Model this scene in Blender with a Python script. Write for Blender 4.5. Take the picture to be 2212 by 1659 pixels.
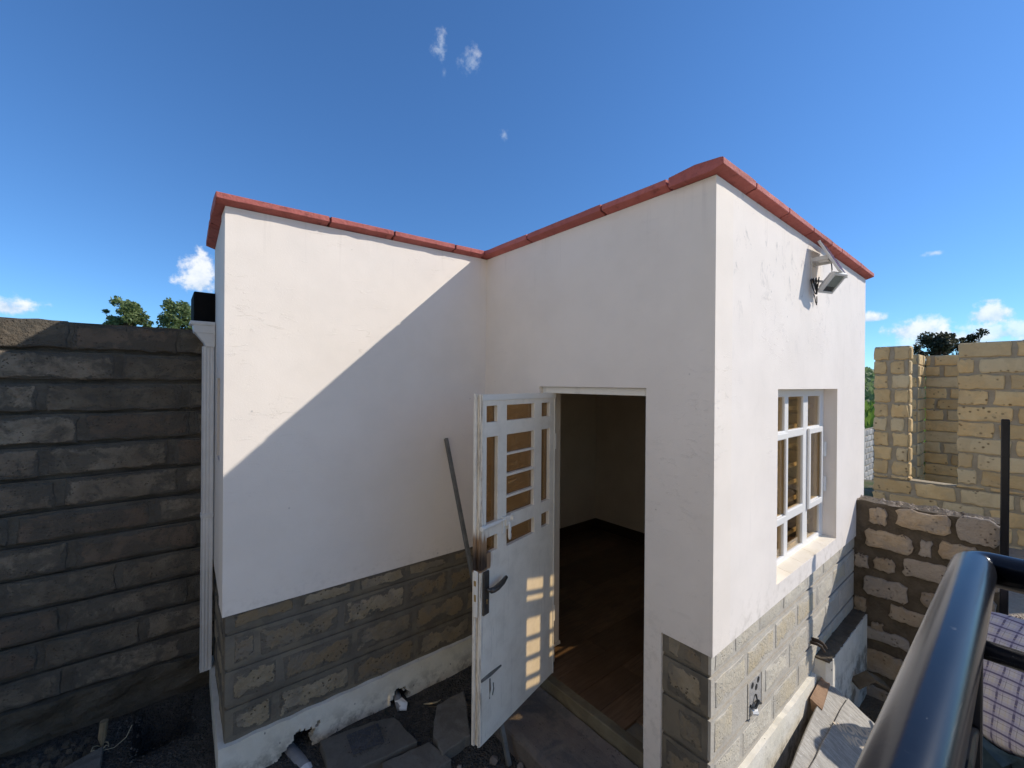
import bpy, bmesh, math, random
from mathutils import Vector, Matrix, noise as mnoise

for o in list(bpy.data.objects):
    bpy.data.objects.remove(o, do_unlink=True)
scene = bpy.context.scene
COL = scene.collection
RNG = random.Random(7)

# ------------------------------------------------------------------ camera, sky, sun, exposure
S, CZ = 1.4, 2.38            # building units -> metres; eye height above the yard


def W(x, y, z):
    return Vector((x * S, y * S, z * S + CZ))


YAW, PITCH, ROLL = math.radians(50.5743), math.radians(-0.0547), math.radians(0.4486)
fwd = Vector((math.cos(YAW) * math.cos(PITCH), math.sin(YAW) * math.cos(PITCH), math.sin(PITCH)))
rt = Vector((math.sin(YAW), -math.cos(YAW), 0))
up = rt.cross(fwd)
R_ = rt * math.cos(ROLL) + up * math.sin(ROLL)
U_ = up * math.cos(ROLL) - rt * math.sin(ROLL)
cam_d = bpy.data.cameras.new('camera')
cam = bpy.data.objects.new('camera', cam_d)
COL.objects.link(cam)
m = Matrix((R_, U_, -fwd)).transposed().to_4x4()
m.translation = Vector((0, 0, CZ))
cam.matrix_world = m
cam_d.sensor_width = 36.0
cam_d.lens = 919.86 / 2212 * 36.0
cam_d.clip_start = 0.02
cam_d.clip_end = 3000
scene.camera = cam

LIGHT = Vector((-1, 0.79, -0.914)).normalized()      # direction sunlight travels
sun_d = bpy.data.lights.new('sun', 'SUN')
sun_d.energy = 2.0
sun_d.angle = math.radians(0.53)
sun_d.color = (1.0, 0.93, 0.83)
sun = bpy.data.objects.new('sun', sun_d)
COL.objects.link(sun)
sun.rotation_euler = LIGHT.to_track_quat('-Z', 'Y').to_euler()
sun.location = (8, -8, 12)
SUN_EL = math.asin(-LIGHT.z)
SUN_AZ = math.atan2(-LIGHT.x, -LIGHT.y)              # clockwise from +Y

scene.view_settings.view_transform = 'Standard'
scene.view_settings.look = 'None'
scene.view_settings.gamma = 1.0
scene.view_settings.use_curve_mapping = False
scene.view_settings.exposure = 1.12
scene.render.engine = 'CYCLES'
scene.cycles.max_bounces = 8
scene.cycles.diffuse_bounces = 5
scene.cycles.transparent_max_bounces = 12
scene.cycles.caustics_reflective = False
scene.cycles.caustics_refractive = False

world = bpy.data.worlds.new('World')
scene.world = world
world.use_nodes = True
wt = world.node_tree
wt.nodes.clear()


class NT:
    """small helper to write node trees"""
    def __init__(self, tree):
        self.t = tree

    def n(self, kind, **kw):
        nd = self.t.nodes.new(kind)
        ins = kw.pop('ins', {})
        for k, v in kw.items():
            setattr(nd, k, v)
        for k, v in ins.items():
            self.set(nd.inputs[k], v)
        return nd

    def set(self, sock, v):
        if isinstance(v, bpy.types.NodeSocket):
            self.t.links.new(v, sock)
        else:
            sock.default_value = v

    def math(self, op, a, b=0.0, c=None, clamp=False):
        nd = self.n('ShaderNodeMath', operation=op, use_clamp=clamp)
        self.set(nd.inputs[0], a)
        self.set(nd.inputs[1], b)
        if c is not None:
            self.set(nd.inputs[2], c)
        return nd.outputs[0]

    def mix(self, f, a, b, blend='MIX'):
        nd = self.n('ShaderNodeMix', data_type='RGBA', blend_type=blend)
        self.set(nd.inputs[0], f)
        self.set(nd.inputs[6], a)
        self.set(nd.inputs[7], b)
        return nd.outputs[2]

    def ramp(self, v, lo, hi, a=0.0, b=1.0):
        nd = self.n('ShaderNodeMapRange', interpolation_type='SMOOTHSTEP')
        for k, x in zip(range(5), (v, lo, hi, a, b)):
            self.set(nd.inputs[k], x)
        return nd.outputs[0]

    def vmath(self, op, a, b=None):
        nd = self.n('ShaderNodeVectorMath', operation=op)
        self.set(nd.inputs[0], a)
        if b is not None:
            self.set(nd.inputs[1], b)
        return nd.outputs['Value'] if op in ('DOT_PRODUCT', 'LENGTH') else nd.outputs[0]

    def noise(self, vec, scale, detail=4, rough=0.55, dist=0.0):
        nd = self.n('ShaderNodeTexNoise', ins={'Scale': scale, 'Detail': detail, 'Roughness': rough, 'Distortion': dist})
        if vec is not None:
            self.set(nd.inputs['Vector'], vec)
        return nd.outputs[0]


def rgb(r, g, b):
    return (r, g, b, 1.0)


def pix_dir(u, v):
    d = fwd + R_ * ((u - 1106) / 919.86) - U_ * ((v - 829.5) / 919.86)
    return d.normalized()


# sky: clear Nishita blue with a few small far cumulus clouds at fixed directions
w = NT(wt)
tc = w.n('ShaderNodeTexCoord')
D = w.vmath('NORMALIZE', tc.outputs['Generated'])
sky = w.n('ShaderNodeTexSky', sky_type='NISHITA', sun_disc=False, sun_elevation=SUN_EL, sun_rotation=SUN_AZ,
          altitude=1700.0, air_density=1.0, dust_density=0.4, ozone_density=6.0)
colr = w.mix(1.0, sky.outputs[0], rgb(.655, .91, 1.06), 'MULTIPLY')
el = w.n('ShaderNodeSeparateXYZ', ins={0: D}).outputs[2]
hz = w.ramp(el, 0.0, 0.62)
colr = w.mix(1.0, colr, w.mix(hz, rgb(.86, .83, .80), rgb(1, 1, 1)), 'MULTIPLY')      # clear dry air: the sky stays blue towards the horizon
# centre px (photograph, 2212 wide), half widths in radians, fluff, opacity, flatness of the base
CLOUDS = [(953, 92, .020, .034, 1.1, .42, 0), (1014, 128, .030, .026, 1.1, .40, 0), (960, 158, .008, .012, .8, .25, 0), (1090, 290, .018, .016, 1.1, .36, 0),
          (432, 606, .040, .058, .85, .9, 1), (5, 662, .056, .024, .7, .9, 1), (1880, 688, .030, .014, .6, .9, 1),
          (1978, 716, .062, .030, .65, .85, 1), (2138, 682, .036, .030, .8, .8, 1), (2160, 722, .10, .024, .8, .6, 1), (2060, 740, .12, .016, .7, .45, 1),
          (2018, 547, .018, .006, .9, .6, 0), (2140, 650, .018, .006, .8, .6, 0)]
nz1 = w.noise(D, 26.0, 7, 0.62)
nz2 = w.noise(D, 70.0, 5, 0.6)
nz = w.math('ADD', w.math('MULTIPLY', w.math('SUBTRACT', nz1, 0.5), 1.6), w.math('MULTIPLY', w.math('SUBTRACT', nz2, 0.5), 0.9))
for (pu, pv, a, b, fl, op, flat) in CLOUDS:
    d = pix_dir(pu, pv)
    t1 = Vector((d.y, -d.x, 0)).normalized()
    t2 = t1.cross(d)
    cu = w.math('DIVIDE', w.vmath('DOT_PRODUCT', D, tuple(t1)), a)
    cv = w.math('DIVIDE', w.vmath('DOT_PRODUCT', D, tuple(t2)), b)
    front = w.math('GREATER_THAN', w.vmath('DOT_PRODUCT', D, tuple(d)), 0.5)
    if flat:
        cvv = w.math('MULTIPLY', cv, w.ramp(cv, -0.1, 0.0, 1.7, 0.9))
    else:
        cvv = cv
    r = w.math('SQRT', w.math('ADD', w.math('MULTIPLY', cu, cu), w.math('MULTIPLY', cvv, cvv)))
    v = w.math('ADD', w.math('SUBTRACT', 0.85, r), w.math('MULTIPLY', nz, 1.25 * fl))
    mk = w.math('MULTIPLY', w.ramp(v, 0.0, 0.55 if flat else 0.9), front)
    mk = w.math('MULTIPLY', mk, op)
    lit = w.math('ADD', w.math('MULTIPLY', cv, 0.45), w.math('MULTIPLY', nz, 0.8))
    lit = w.ramp(lit, -0.5, 0.35)
    cc = w.mix(lit, rgb(2.6, 3.5, 4.6), rgb(5.6, 5.7, 5.8))
    colr = w.mix(mk, colr, cc)
bg = w.n('ShaderNodeBackground', ins={'Color': colr, 'Strength': 0.085})
w.t.links.new(bg.outputs[0], w.n('ShaderNodeOutputWorld').inputs[0])

# ------------------------------------------------------------------ materials
MATS = {}


def new_mat(name):
    mt = bpy.data.materials.new(name)
    mt.use_nodes = True
    mt.node_tree.nodes.clear()
    return mt, NT(mt.node_tree)


def finish(t, shader):
    out = t.n('ShaderNodeOutputMaterial')
    t.t.links.new(shader, out.inputs[0])


def surf(name, c1, c2, scale=6.0, rough=0.85, bump=0.3, bscale=40.0, dist=0.01, rand=0.12, pores=0.0, pscale=30.0,
         extra=None, spec=0.3, metallic=0.0, big=0.0, hue=None, coat=0.0, smear=None):
    """general weathered surface: two-tone noise, per-object tint, relief, pores"""
    mt, t = new_mat(name)
    pos = t.n('ShaderNodeNewGeometry').outputs['Position']
    n1 = t.noise(pos, scale, 6, 0.62)
    col = t.mix(t.ramp(n1, 0.32, 0.68), rgb(*c1), rgb(*c2))
    if big:
        nb = t.noise(pos, 1.3, 3, 0.5)
        col = t.mix(1.0, col, t.n('ShaderNodeCombineColor', ins={k: t.ramp(nb, 0.3, 0.7, 1 - big, 1 + big) for k in (0, 1, 2)}).outputs[0], 'MULTIPLY')
    oi = t.n('ShaderNodeObjectInfo').outputs['Random']
    if rand:
        k = t.ramp(oi, 0.0, 1.0, 1 - rand, 1 + rand)
        col = t.mix(1.0, col, t.n('ShaderNodeCombineColor', ins={0: k, 1: k, 2: k}).outputs[0], 'MULTIPLY')
    if hue:
        h = t.math('FRACT', t.math('MULTIPLY', oi, 7.31))
        col = t.mix(t.ramp(h, 0.45, 0.95, 0, 0.75), col, rgb(*hue))
    height = t.noise(pos, bscale, 6, 0.65)
    if pores:
        vo = t.n('ShaderNodeTexVoronoi', feature='F1', ins={'Vector': pos, 'Scale': pscale, 'Randomness': 1.0})
        pn = t.noise(pos, pscale * 0.25, 2)
        pm = t.math('MULTIPLY', t.ramp(vo.outputs[0], 0.12, 0.30, 1, 0), t.ramp(pn, 0.48, 0.58))
        col = t.mix(t.math('MULTIPLY', pm, pores), col, rgb(c1[0] * .3, c1[1] * .27, c1[2] * .25))
        height = t.math('SUBTRACT', height, t.math('MULTIPLY', pm, 0.6))
    if extra:
        col, height = extra(t, pos, col, height)
    if smear:            # mortar left over the edges of the block
        mcol, width, wob, sx_, sz_ = smear
        gs = t.n('ShaderNodeSeparateXYZ', ins={0: t.n('ShaderNodeTexCoord').outputs['Generated']})
        ex = t.math('MULTIPLY', t.math('SUBTRACT', .5, t.math('ABSOLUTE', t.math('SUBTRACT', gs.outputs[0], .5))), sx_)
        ez = t.math('MULTIPLY', t.math('SUBTRACT', .5, t.math('ABSOLUTE', t.math('SUBTRACT', gs.outputs[2], .5))), sz_)
        ed = t.math('MINIMUM', ex, ez)
        shift = t.vmath('ADD', pos, t.n('ShaderNodeCombineXYZ', ins={0: t.math('MULTIPLY', oi, 13.0)}).outputs[0])
        ed = t.math('ADD', ed, t.math('MULTIPLY', t.math('SUBTRACT', t.noise(shift, 7.0, 6, .65), .5), wob))
        mk = t.ramp(ed, width - .006, width + .006, 1, 0)
        mcl = t.mix(t.ramp(t.noise(pos, 6.0, 6, .6), .35, .65), rgb(*[q * .88 for q in mcol]), rgb(*[q * 1.1 for q in mcol]))
        col = t.mix(mk, col, mcl)
        height = t.math('SUBTRACT', height, t.math('MULTIPLY', mk, .15))
    bp = t.n('ShaderNodeBump', ins={'Strength': bump, 'Distance': dist, 'Height': height})
    bs = t.n('ShaderNodeBsdfPrincipled', ins={'Base Color': col, 'Roughness': rough, 'Normal': bp.outputs[0],
                                              'Specular IOR Level': spec, 'Metallic': metallic, 'Coat Weight': coat})
    finish(t, bs.outputs[0])
    MATS[name] = mt
    return mt


def zu(t, pos):           # height in building units
    s = t.n('ShaderNodeSeparateXYZ', ins={0: pos})
    return s.outputs[0], s.outputs[1], t.math('DIVIDE', t.math('SUBTRACT', s.outputs[2], CZ), S)


def plaster_extra(scuffs):
    def f(t, pos, col, height):
        x, y, z = zu(t, pos)
        # trowel ridges and dabs
        mp = t.n('ShaderNodeMapping', ins={'Vector': pos, 'Rotation': (0.3, 0.6, 0.4), 'Scale': (3, 3, 9)}).outputs[0]
        rid = t.noise(mp, 3.4, 8, 0.74, 1.0)
        rid = t.ramp(rid, 0.56, 0.66)
        patch = t.ramp(t.noise(pos, 1.7, 2), 0.46, 0.62)
        ridge = t.math('MULTIPLY', rid, patch)
        wav = t.noise(pos, 2.4, 2)
        height = t.math('ADD', t.math('MULTIPLY', height, 0.16), t.math('ADD', t.math('MULTIPLY', ridge, 0.5), t.math('MULTIPLY', wav, 1.6)))
        # pin holes, hairline cracks
        vo = t.n('ShaderNodeTexVoronoi', ins={'Vector': pos, 'Scale': 4.2}).outputs[0]
        pin = t.math('MULTIPLY', t.ramp(vo, 0.020, 0.035, 1, 0), 0.45)
        col = t.mix(pin, col, rgb(.3, .27, .25))
        ve = t.n('ShaderNodeTexVoronoi', feature='DISTANCE_TO_EDGE', ins={'Vector': t.vmath('ADD', pos, t.vmath('SCALE', t.n('ShaderNodeTexNoise', ins={'Vector': pos, 'Scale': 3.0}).outputs[1], None)), 'Scale': 1.1}).outputs[0]
        crack = t.math('MULTIPLY', t.ramp(ve, 0.0, 0.006, 1, 0), t.ramp(t.noise(pos, 0.9, 2), 0.52, 0.62))
        col = t.mix(t.math('MULTIPLY', crack, 0.0), col, rgb(.34, .31, .29))
        blo = t.ramp(t.noise(pos, 2.1, 6, .62), .3, .7, .96, 1.02)
        col = t.mix(1.0, col, t.n('ShaderNodeCombineColor', ins={0: blo, 1: blo, 2: blo}).outputs[0], 'MULTIPLY')
        dr = t.n('ShaderNodeMapping', ins={'Vector': pos, 'Scale': (11, 11, .5)}).outputs[0]
        drip = t.math('MULTIPLY', t.ramp(t.noise(dr, 2.0, 5, .6), .56, .74), t.ramp(t.math('ADD', z, t.math('MULTIPLY', t.noise(pos, 4.0, 3), .35)), .55, .92))
        col = t.mix(t.math('MULTIPLY', drip, .16), col, rgb(.42, .36, .31))
        spl = t.math('MULTIPLY', t.ramp(t.math('ADD', z, t.math('MULTIPLY', t.noise(pos, 9.0, 5), .22)), -.93, -.74, 1, 0), t.ramp(t.noise(pos, 22, 5, .7), .46, .66))
        col = t.mix(t.math('MULTIPLY', spl, .22), col, rgb(.38, .33, .27))
        # faint yellowing
        col = t.mix(t.ramp(t.noise(pos, 1.1, 4), 0.5, 0.75, 0, 0.22), col, rgb(.74, .69, .60))
        if scuffs:
            mp2 = t.n('ShaderNodeMapping', ins={'Vector': pos, 'Scale': (4, 4, 2.8)}).outputs[0]
            sc = t.ramp(t.noise(mp2, 2.2, 8, 0.74, .6), 0.54, 0.68)
            band = t.math('MULTIPLY', t.ramp(z, 0.1, 0.55), t.ramp(x, 3.6, 4.4, 1, 0.25))
            band2 = t.math('ADD', t.math('MULTIPLY', band, 0.55), 0.05)
            col = t.mix(t.math('MULTIPLY', sc, band2), col, rgb(.36, .34, .33))
            st = t.n('ShaderNodeMapping', ins={'Vector': pos, 'Scale': (14, 14, 0.55)}).outputs[0]
            streak = t.ramp(t.noise(st, 2.5, 4), 0.6, 0.78, 0, 0.10)
            col = t.mix(streak, col, rgb(.45, .42, .39))
            mudl = t.math('MULTIPLY', t.ramp(z, -0.99, -0.8, 1, 0), t.ramp(t.noise(pos, 14, 5), 0.5, 0.7))
            col = t.mix(t.math('MULTIPLY', mudl, 0.3), col, rgb(.40, .35, .28))
        return col, height
    return f


surf('plaster', (.825, .745, .658), (.845, .768, .688), 0.8, 0.75, 0.35, 120, 0.012, 0, extra=plaster_extra(False), spec=0.25)
surf('plaster_weathered', (.83, .757, .685), (.85, .78, .715), 0.8, 0.75, 0.35, 120, 0.012, 0, extra=plaster_extra(True), spec=0.25)


surf('main_plaster', (.83, .74, .60), (.80, .71, .57), 1.2, 0.8, 0.2, 60, 0.006, 0)


def base_extra(t, pos, col, height):
    x, y, z = zu(t, pos)
    mk = t.ramp(z, -1.72, -1.56, 0.85, 0.12)
    nn = t.ramp(t.noise(pos, 8, 7, 0.7), 0.42, 0.62)
    col = t.mix(t.math('MULTIPLY', mk, nn), col, rgb(.22, .19, .14))
    sp = t.ramp(t.n('ShaderNodeTexVoronoi', ins={'Vector': t.n('ShaderNodeMapping', ins={'Vector': pos, 'Scale': (1.6, 1.6, .8)}).outputs[0], 'Scale': 11.0}).outputs[0], 0.05, 0.09, 1, 0)
    col = t.mix(t.math('MULTIPLY', sp, 0.75), col, rgb(.08, .07, .06))
    return col, height


surf('base_paint', (.82, .77, .665), (.75, .695, .57), 3.0, 0.8, 0.35, 45, 0.01, 0, extra=base_extra)
surf('room_paint', (.62, .55, .46), (.56, .49, .41), 2.0, 0.8, 0.1, 60, 0.004, 0)
surf('sill_tile', (.74, .65, .51), (.80, .72, .60), 5.0, 0.5, 0.1, 60, 0.003, 0.1)


def coping_extra(t, pos, col, height):
    g = t.ramp(t.noise(pos, 13, 7, 0.7), 0.52, 0.72)
    col = t.mix(t.math('MULTIPLY', g, 0.6), col, rgb(.16, .045, .04))
    return col, height


surf('coping_red', (.50, .15, .125), (.42, .118, .10), 7.0, 0.75, 0.8, 30, 0.012, 0.08, extra=coping_extra)


def stone_extra(grey, amount, lo=0.44, hi=0.62, sc=5.0):
    def f(t, pos, col, height):
        sm = t.ramp(t.noise(pos, sc, 6, 0.65, 0.5), lo, hi)
        col = t.mix(t.math('MULTIPLY', sm, amount), col, rgb(*grey))
        return col, height
    return f


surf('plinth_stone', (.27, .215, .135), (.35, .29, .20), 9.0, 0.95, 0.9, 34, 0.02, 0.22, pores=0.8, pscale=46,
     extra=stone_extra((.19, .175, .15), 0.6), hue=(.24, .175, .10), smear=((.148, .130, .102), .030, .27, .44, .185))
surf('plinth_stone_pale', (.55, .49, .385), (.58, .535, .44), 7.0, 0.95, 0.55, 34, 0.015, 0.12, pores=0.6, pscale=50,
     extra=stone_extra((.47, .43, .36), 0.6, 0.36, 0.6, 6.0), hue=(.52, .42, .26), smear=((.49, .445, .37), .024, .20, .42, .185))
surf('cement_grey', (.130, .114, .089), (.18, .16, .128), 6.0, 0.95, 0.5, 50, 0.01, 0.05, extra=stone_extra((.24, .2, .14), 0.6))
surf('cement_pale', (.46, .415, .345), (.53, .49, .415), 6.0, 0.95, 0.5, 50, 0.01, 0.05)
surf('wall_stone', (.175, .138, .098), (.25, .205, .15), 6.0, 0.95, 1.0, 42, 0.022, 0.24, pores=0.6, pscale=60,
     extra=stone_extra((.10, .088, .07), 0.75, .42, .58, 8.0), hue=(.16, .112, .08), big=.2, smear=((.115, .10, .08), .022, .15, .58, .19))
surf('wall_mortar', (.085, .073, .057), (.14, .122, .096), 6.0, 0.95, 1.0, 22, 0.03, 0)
surf('rubble_stone', (.36, .26, .16), (.45, .35, .24), 7.0, 0.95, 1.0, 26, 0.03, 0.22, pores=0.7, pscale=34,
     extra=stone_extra((.34, .30, .26), 0.7), hue=(.40, .36, .32))
surf('rubble_mortar', (.085, .067, .047), (.14, .112, .08), 8.0, 0.95, 0.9, 30, 0.025, 0)
surf('yellow_stone', (.67, .445, .195), (.73, .525, .255), 6.0, 0.92, 0.7, 34, 0.015, 0.12, pores=0.9, pscale=16,
     extra=stone_extra((.56, .41, .22), 0.5), hue=(.73, .58, .34))
surf('yellow_mortar', (.38, .31, .205), (.45, .38, .265), 8.0, 0.95, 0.8, 40, 0.015, 0)
surf('block_grey', (.36, .34, .315), (.43, .41, .38), 6.0, 0.95, 0.5, 30, 0.015, 0.12)
surf('rock', (.085, .07, .05), (.145, .122, .09), 4.0, 0.97, 1.0, 14, 0.06, 0.1, big=.2)


def ground_extra(t, pos, col, height):
    x, y, z = zu(t, pos)
    # crushed dark stone in the yard, brown earth and pale dust by the plot next door
    e = t.math('MULTIPLY', t.ramp(x, 2.2, 2.9), t.ramp(y, 1.2, 1.0))
    col = t.mix(e, col, t.mix(t.ramp(t.noise(pos, 4, 6), .35, .65), rgb(.13, .095, .06), rgb(.20, .155, .105)))
    d = t.math('MULTIPLY', t.ramp(x, 5.2, 5.6), t.ramp(x, 9.6, 9.0))
    col = t.mix(t.ramp(x, 9.0, 9.6), col, t.mix(t.ramp(t.noise(pos, 2.5, 6), .35, .65), rgb(.26, .19, .115), rgb(.12, .15, .045)))
    col = t.mix(d, col, t.mix(t.ramp(t.noise(pos, 2.5, 6), .35, .65), rgb(.40, .36, .31), rgb(.34, .29, .24)))
    lft = t.math('MAXIMUM', t.ramp(y, .22, .0), t.math('MAXIMUM', t.ramp(x, -.95, -1.25), t.math('MULTIPLY', t.ramp(y, 1.15, .85), t.ramp(x, 1.5, 1.2))))  # mostly unseen ground, made pale to bounce warm light into the shade
    col = t.mix(lft, col, t.mix(t.ramp(t.noise(pos, 2.5, 6), .35, .65), rgb(.52, .43, .32), rgb(.45, .365, .27)))
    far = t.ramp(t.vmath('LENGTH', pos), 14, 24)
    col = t.mix(far, col, t.mix(t.ramp(t.noise(pos, .35, 5), .4, .6), rgb(.07, .12, .03), rgb(.13, .13, .05)))
    spill = t.math('MULTIPLY', t.ramp(t.noise(pos, 2.6, 7, .7), .54, .66), t.ramp(t.noise(pos, 30, 4), .35, .6))
    col = t.mix(t.math('MULTIPLY', spill, .6), col, rgb(.17, .15, .12))
    vo = t.n('ShaderNodeTexVoronoi', ins={'Vector': pos, 'Scale': 62.0}).outputs[0]
    height = t.math('ADD', height, t.math('MULTIPLY', vo, -1.2))
    return col, height


surf('ground_gravel', (.058, .053, .046), (.098, .090, .078), 20.0, 0.95, 1.0, 90, 0.02, 0, extra=ground_extra)
surf('gravel_chip', (.062, .057, .050), (.13, .12, .105), 30.0, 0.9, 0.4, 90, 0.01, 0)
surf('concrete_slab', (.145, .132, .110), (.185, .170, .145), 5.0, 0.92, 0.5, 50, 0.01, 0.18, pores=0.4, pscale=60,
     extra=stone_extra((.10, .088, .07), 0.6))
surf('concrete_step', (.145, .115, .095), (.175, .145, .115), 5.0, 0.92, 0.6, 40, 0.012, 0.05, pores=0.5, pscale=50,
     extra=stone_extra((.085, .08, .075), 0.8))
surf('threshold_screed', (.145, .118, .07), (.175, .148, .095), 7.0, 0.9, 0.5, 50, 0.01, 0, extra=stone_extra((.11, .09, .06), 0.7))
surf('slate_tile', (.055, .058, .066), (.075, .078, .085), 8.0, 0.8, 0.4, 60, 0.006, 0, extra=stone_extra((.12, .118, .11), 0.5, .5, .6, 18.0))
surf('landing_bounce', (.50, .45, .37), (.44, .39, .32), 5.0, 0.9, 0.3, 40, 0.005, 0)  # unseen landing top, pale so it throws fill light on nearby shade
surf('joint_dark', (.15, .045, .04), (.10, .03, .03), 9.0, 0.9, 0.8, 30, 0.01, 0)
surf('white_upvc', (.82, .80, .765), (.84, .82, .785), 2.0, 0.35, 0.05, 60, 0.002, 0, spec=0.5)
surf('white_enamel', (.82, .785, .71), (.78, .74, .66), 2.0, 0.5, 0.15, 70, 0.004, 0, spec=0.4,
     extra=lambda t, pos, col, h: (t.mix(t.ramp(t.noise(pos, 5, 8, .7), .55, .75, 0, .35), col, rgb(.40, .37, .32)), h))
surf('pvc_white', (.70, .70, .70), (.62, .61, .60), 4.0, 0.45, 0.1, 50, 0.003, 0)
surf('pvc_grey', (.30, .30, .30), (.22, .215, .21), 6.0, 0.45, 0.1, 50, 0.003, 0)
surf('black_sheet', (.006, .006, .006), (.010, .009, .009), 6.0, 0.8, 0.1, 50, 0.004, 0, spec=.08)
surf('steel_bar', (.13, .125, .11), (.19, .18, .16), 14.0, 0.6, 0.4, 60, 0.004, 0, metallic=0.35)
surf('dark_steel', (.085, .075, .066), (.12, .11, .10), 14.0, 0.45, 0.2, 60, 0.003, 0, metallic=0.6)
surf('rust_dark', (.06, .045, .035), (.10, .075, .055), 20.0, 0.8, 0.6, 60, 0.004, 0)
surf('brass', (.55, .38, .16), (.60, .42, .2), 14.0, 0.4, 0.1, 60, 0.003, 0, metallic=0.8)
surf('rail_paint', (.008, .009, .012), (.011, .012, .016), 6.0, 0.20, 0.06, 90, 0.002, 0, spec=0.28, coat=0.0,
     extra=lambda t, pos, col, h: (t.mix(t.ramp(t.noise(pos, 60, 6, .7), .66, .74, 0, .5), col, rgb(.2, .2, .19)), h))
surf('lamp_grey', (.66, .65, .62), (.70, .69, .66), 6.0, 0.5, 0.05, 60, 0.002, 0)
surf('cable_black', (.02, .02, .02), (.03, .03, .03), 6.0, 0.5, 0.05, 60, 0.002, 0)
surf('solar_cell', (.02, .03, .06), (.025, .035, .07), 6.0, 0.15, 0.02, 60, 0.001, 0, spec=0.5)


def ply_extra(t, pos, col, height):
    mp = t.n('ShaderNodeMapping', ins={'Vector': pos, 'Rotation': (0, 0, -0.35), 'Scale': (26, 2.2, 10)}).outputs[0]
    g = t.noise(mp, 2.4, 7, .7)
    col = t.mix(t.ramp(g, .40, .62), col, rgb(.24, .22, .19))
    sc = t.ramp(t.noise(mp, 6.0, 4, .6), .62, .70)
    col = t.mix(t.math('MULTIPLY', sc, .8), col, rgb(.62, .60, .57))
    br = t.ramp(t.noise(pos, 3.2, 6, .7), .56, .68)
    col = t.mix(t.math('MULTIPLY', br, .55), col, rgb(.30, .21, .12))
    return col, t.math('ADD', height, g)


surf('plywood_weathered', (.37, .345, .30), (.30, .28, .245), 3.0, 0.6, 0.4, 40, 0.006, 0.06, extra=ply_extra)
surf('stencil_ink', (.62, .50, .36), (.50, .40, .29), 9.0, 0.8, 0.05, 40, 0.002, 0)
surf('timber_rust', (.32, .20, .12), (.19, .11, .065), 9.0, 0.85, 0.5, 40, 0.01, 0.05)
surf('timber_brown', (.115, .085, .05), (.17, .13, .085), 9.0, 0.9, 0.5, 40, 0.01, 0.05)
surf('stake_wood', (.19, .145, .085), (.27, .21, .13), 14.0, 0.9, 0.5, 40, 0.01, 0.05)
surf('straw', (.42, .36, .24), (.34, .29, .19), 9.0, 0.9, 0.1, 40, 0.004, 0)
surf('debris_stone', (.22, .18, .14), (.28, .23, .19), 9.0, 0.95, 0.6, 40, 0.01, 0.25)
surf('tree_bark', (.09, .065, .045), (.13, .10, .07), 9.0, 0.95, 0.6, 20, 0.03, 0)
surf('floor_board', (.115, .072, .044), (.17, .108, .066), 3.0, 0.42, 0.15, 50, 0.003, 0.22,
     extra=lambda t, pos, col, h: (t.mix(t.ramp(t.noise(t.n('ShaderNodeMapping', ins={'Vector': pos, 'Scale': (2, 22, 2)}).outputs[0], 3, 6), .4, .65, 0, .5), col, rgb(.07, .042, .026)), h))
surf('skirting_wood', (.035, .022, .014), (.05, .03, .02), 3.0, 0.4, 0.1, 50, 0.003, 0)
surf('skin_dark', (.085, .045, .030), (.10, .055, .036), 9.0, 0.5, 0.15, 90, 0.003, 0)
surf('hair_black', (.008, .007, .006), (.014, .012, .011), 30.0, 0.8, 0.8, 120, 0.006, 0)
surf('denim', (.018, .040, .058), (.030, .058, .080), 30.0, 0.9, 0.4, 160, 0.004, 0,
     extra=lambda t, pos, col, h: (t.mix(t.ramp(t.noise(pos, 5, 5), .5, .7, 0, .6), col, rgb(.055, .085, .105)), t.math('ADD', h, t.math('MULTIPLY', t.noise(t.n('ShaderNodeMapping', ins={'Vector': pos, 'Scale': (3, 3, 14)}).outputs[0], 2, 3), 6.0))))
surf('shoe_black', (.02, .018, .016), (.03, .027, .025), 9.0, 0.5, 0.2, 60, 0.004, 0)


def plaid_extra(t, pos, col, height):
    tcx = t.n('ShaderNodeTexCoord').outputs['Object']
    wob = t.vmath('ADD', tcx, t.vmath('MULTIPLY', t.vmath('SUBTRACT', t.n('ShaderNodeTexNoise', ins={'Vector': tcx, 'Scale': 5.0}).outputs[1], (.5, .5, .5)), (.03, .03, .03)))
    sx = t.n('ShaderNodeSeparateXYZ', ins={0: wob})
    side = t.vmath('DOT_PRODUCT', wob, (.28, .96, 0.0))
    along = t.vmath('DOT_PRODUCT', wob, (.55, -.16, .82))

    def stripes(c, per, wd, off=0.0):
        f = t.math('FRACT', t.math('ADD', t.math('DIVIDE', c, per), off + 40))
        return t.ramp(t.math('ABSOLUTE', t.math('SUBTRACT', f, .5)), wd, wd * 1.35, 1, 0)
    dark = rgb(.075, .06, .13)
    mid = rgb(.36, .33, .42)
    for c, o in ((side, .0), (along, .3)):
        col = t.mix(t.math('MULTIPLY', stripes(c, .075, .20, o), .55), col, mid)
        col = t.mix(t.math('MULTIPLY', stripes(c, .075, .055, o + .02), .85), col, dark)
        col = t.mix(t.math('MULTIPLY', stripes(c, .075, .02, o + .33), .6), col, rgb(.16, .14, .15))
        col = t.mix(t.math('MULTIPLY', stripes(c, .075, .03, o + .62), .45), col, rgb(.50, .43, .32))
    wr = t.noise(t.n('ShaderNodeMapping', ins={'Vector': pos, 'Scale': (4, 4, 9), 'Rotation': (.4, .5, .2)}).outputs[0], 2, 3)
    return col, t.math('ADD', t.math('MULTIPLY', height, .3), t.math('MULTIPLY', wr, 8.0))


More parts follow.
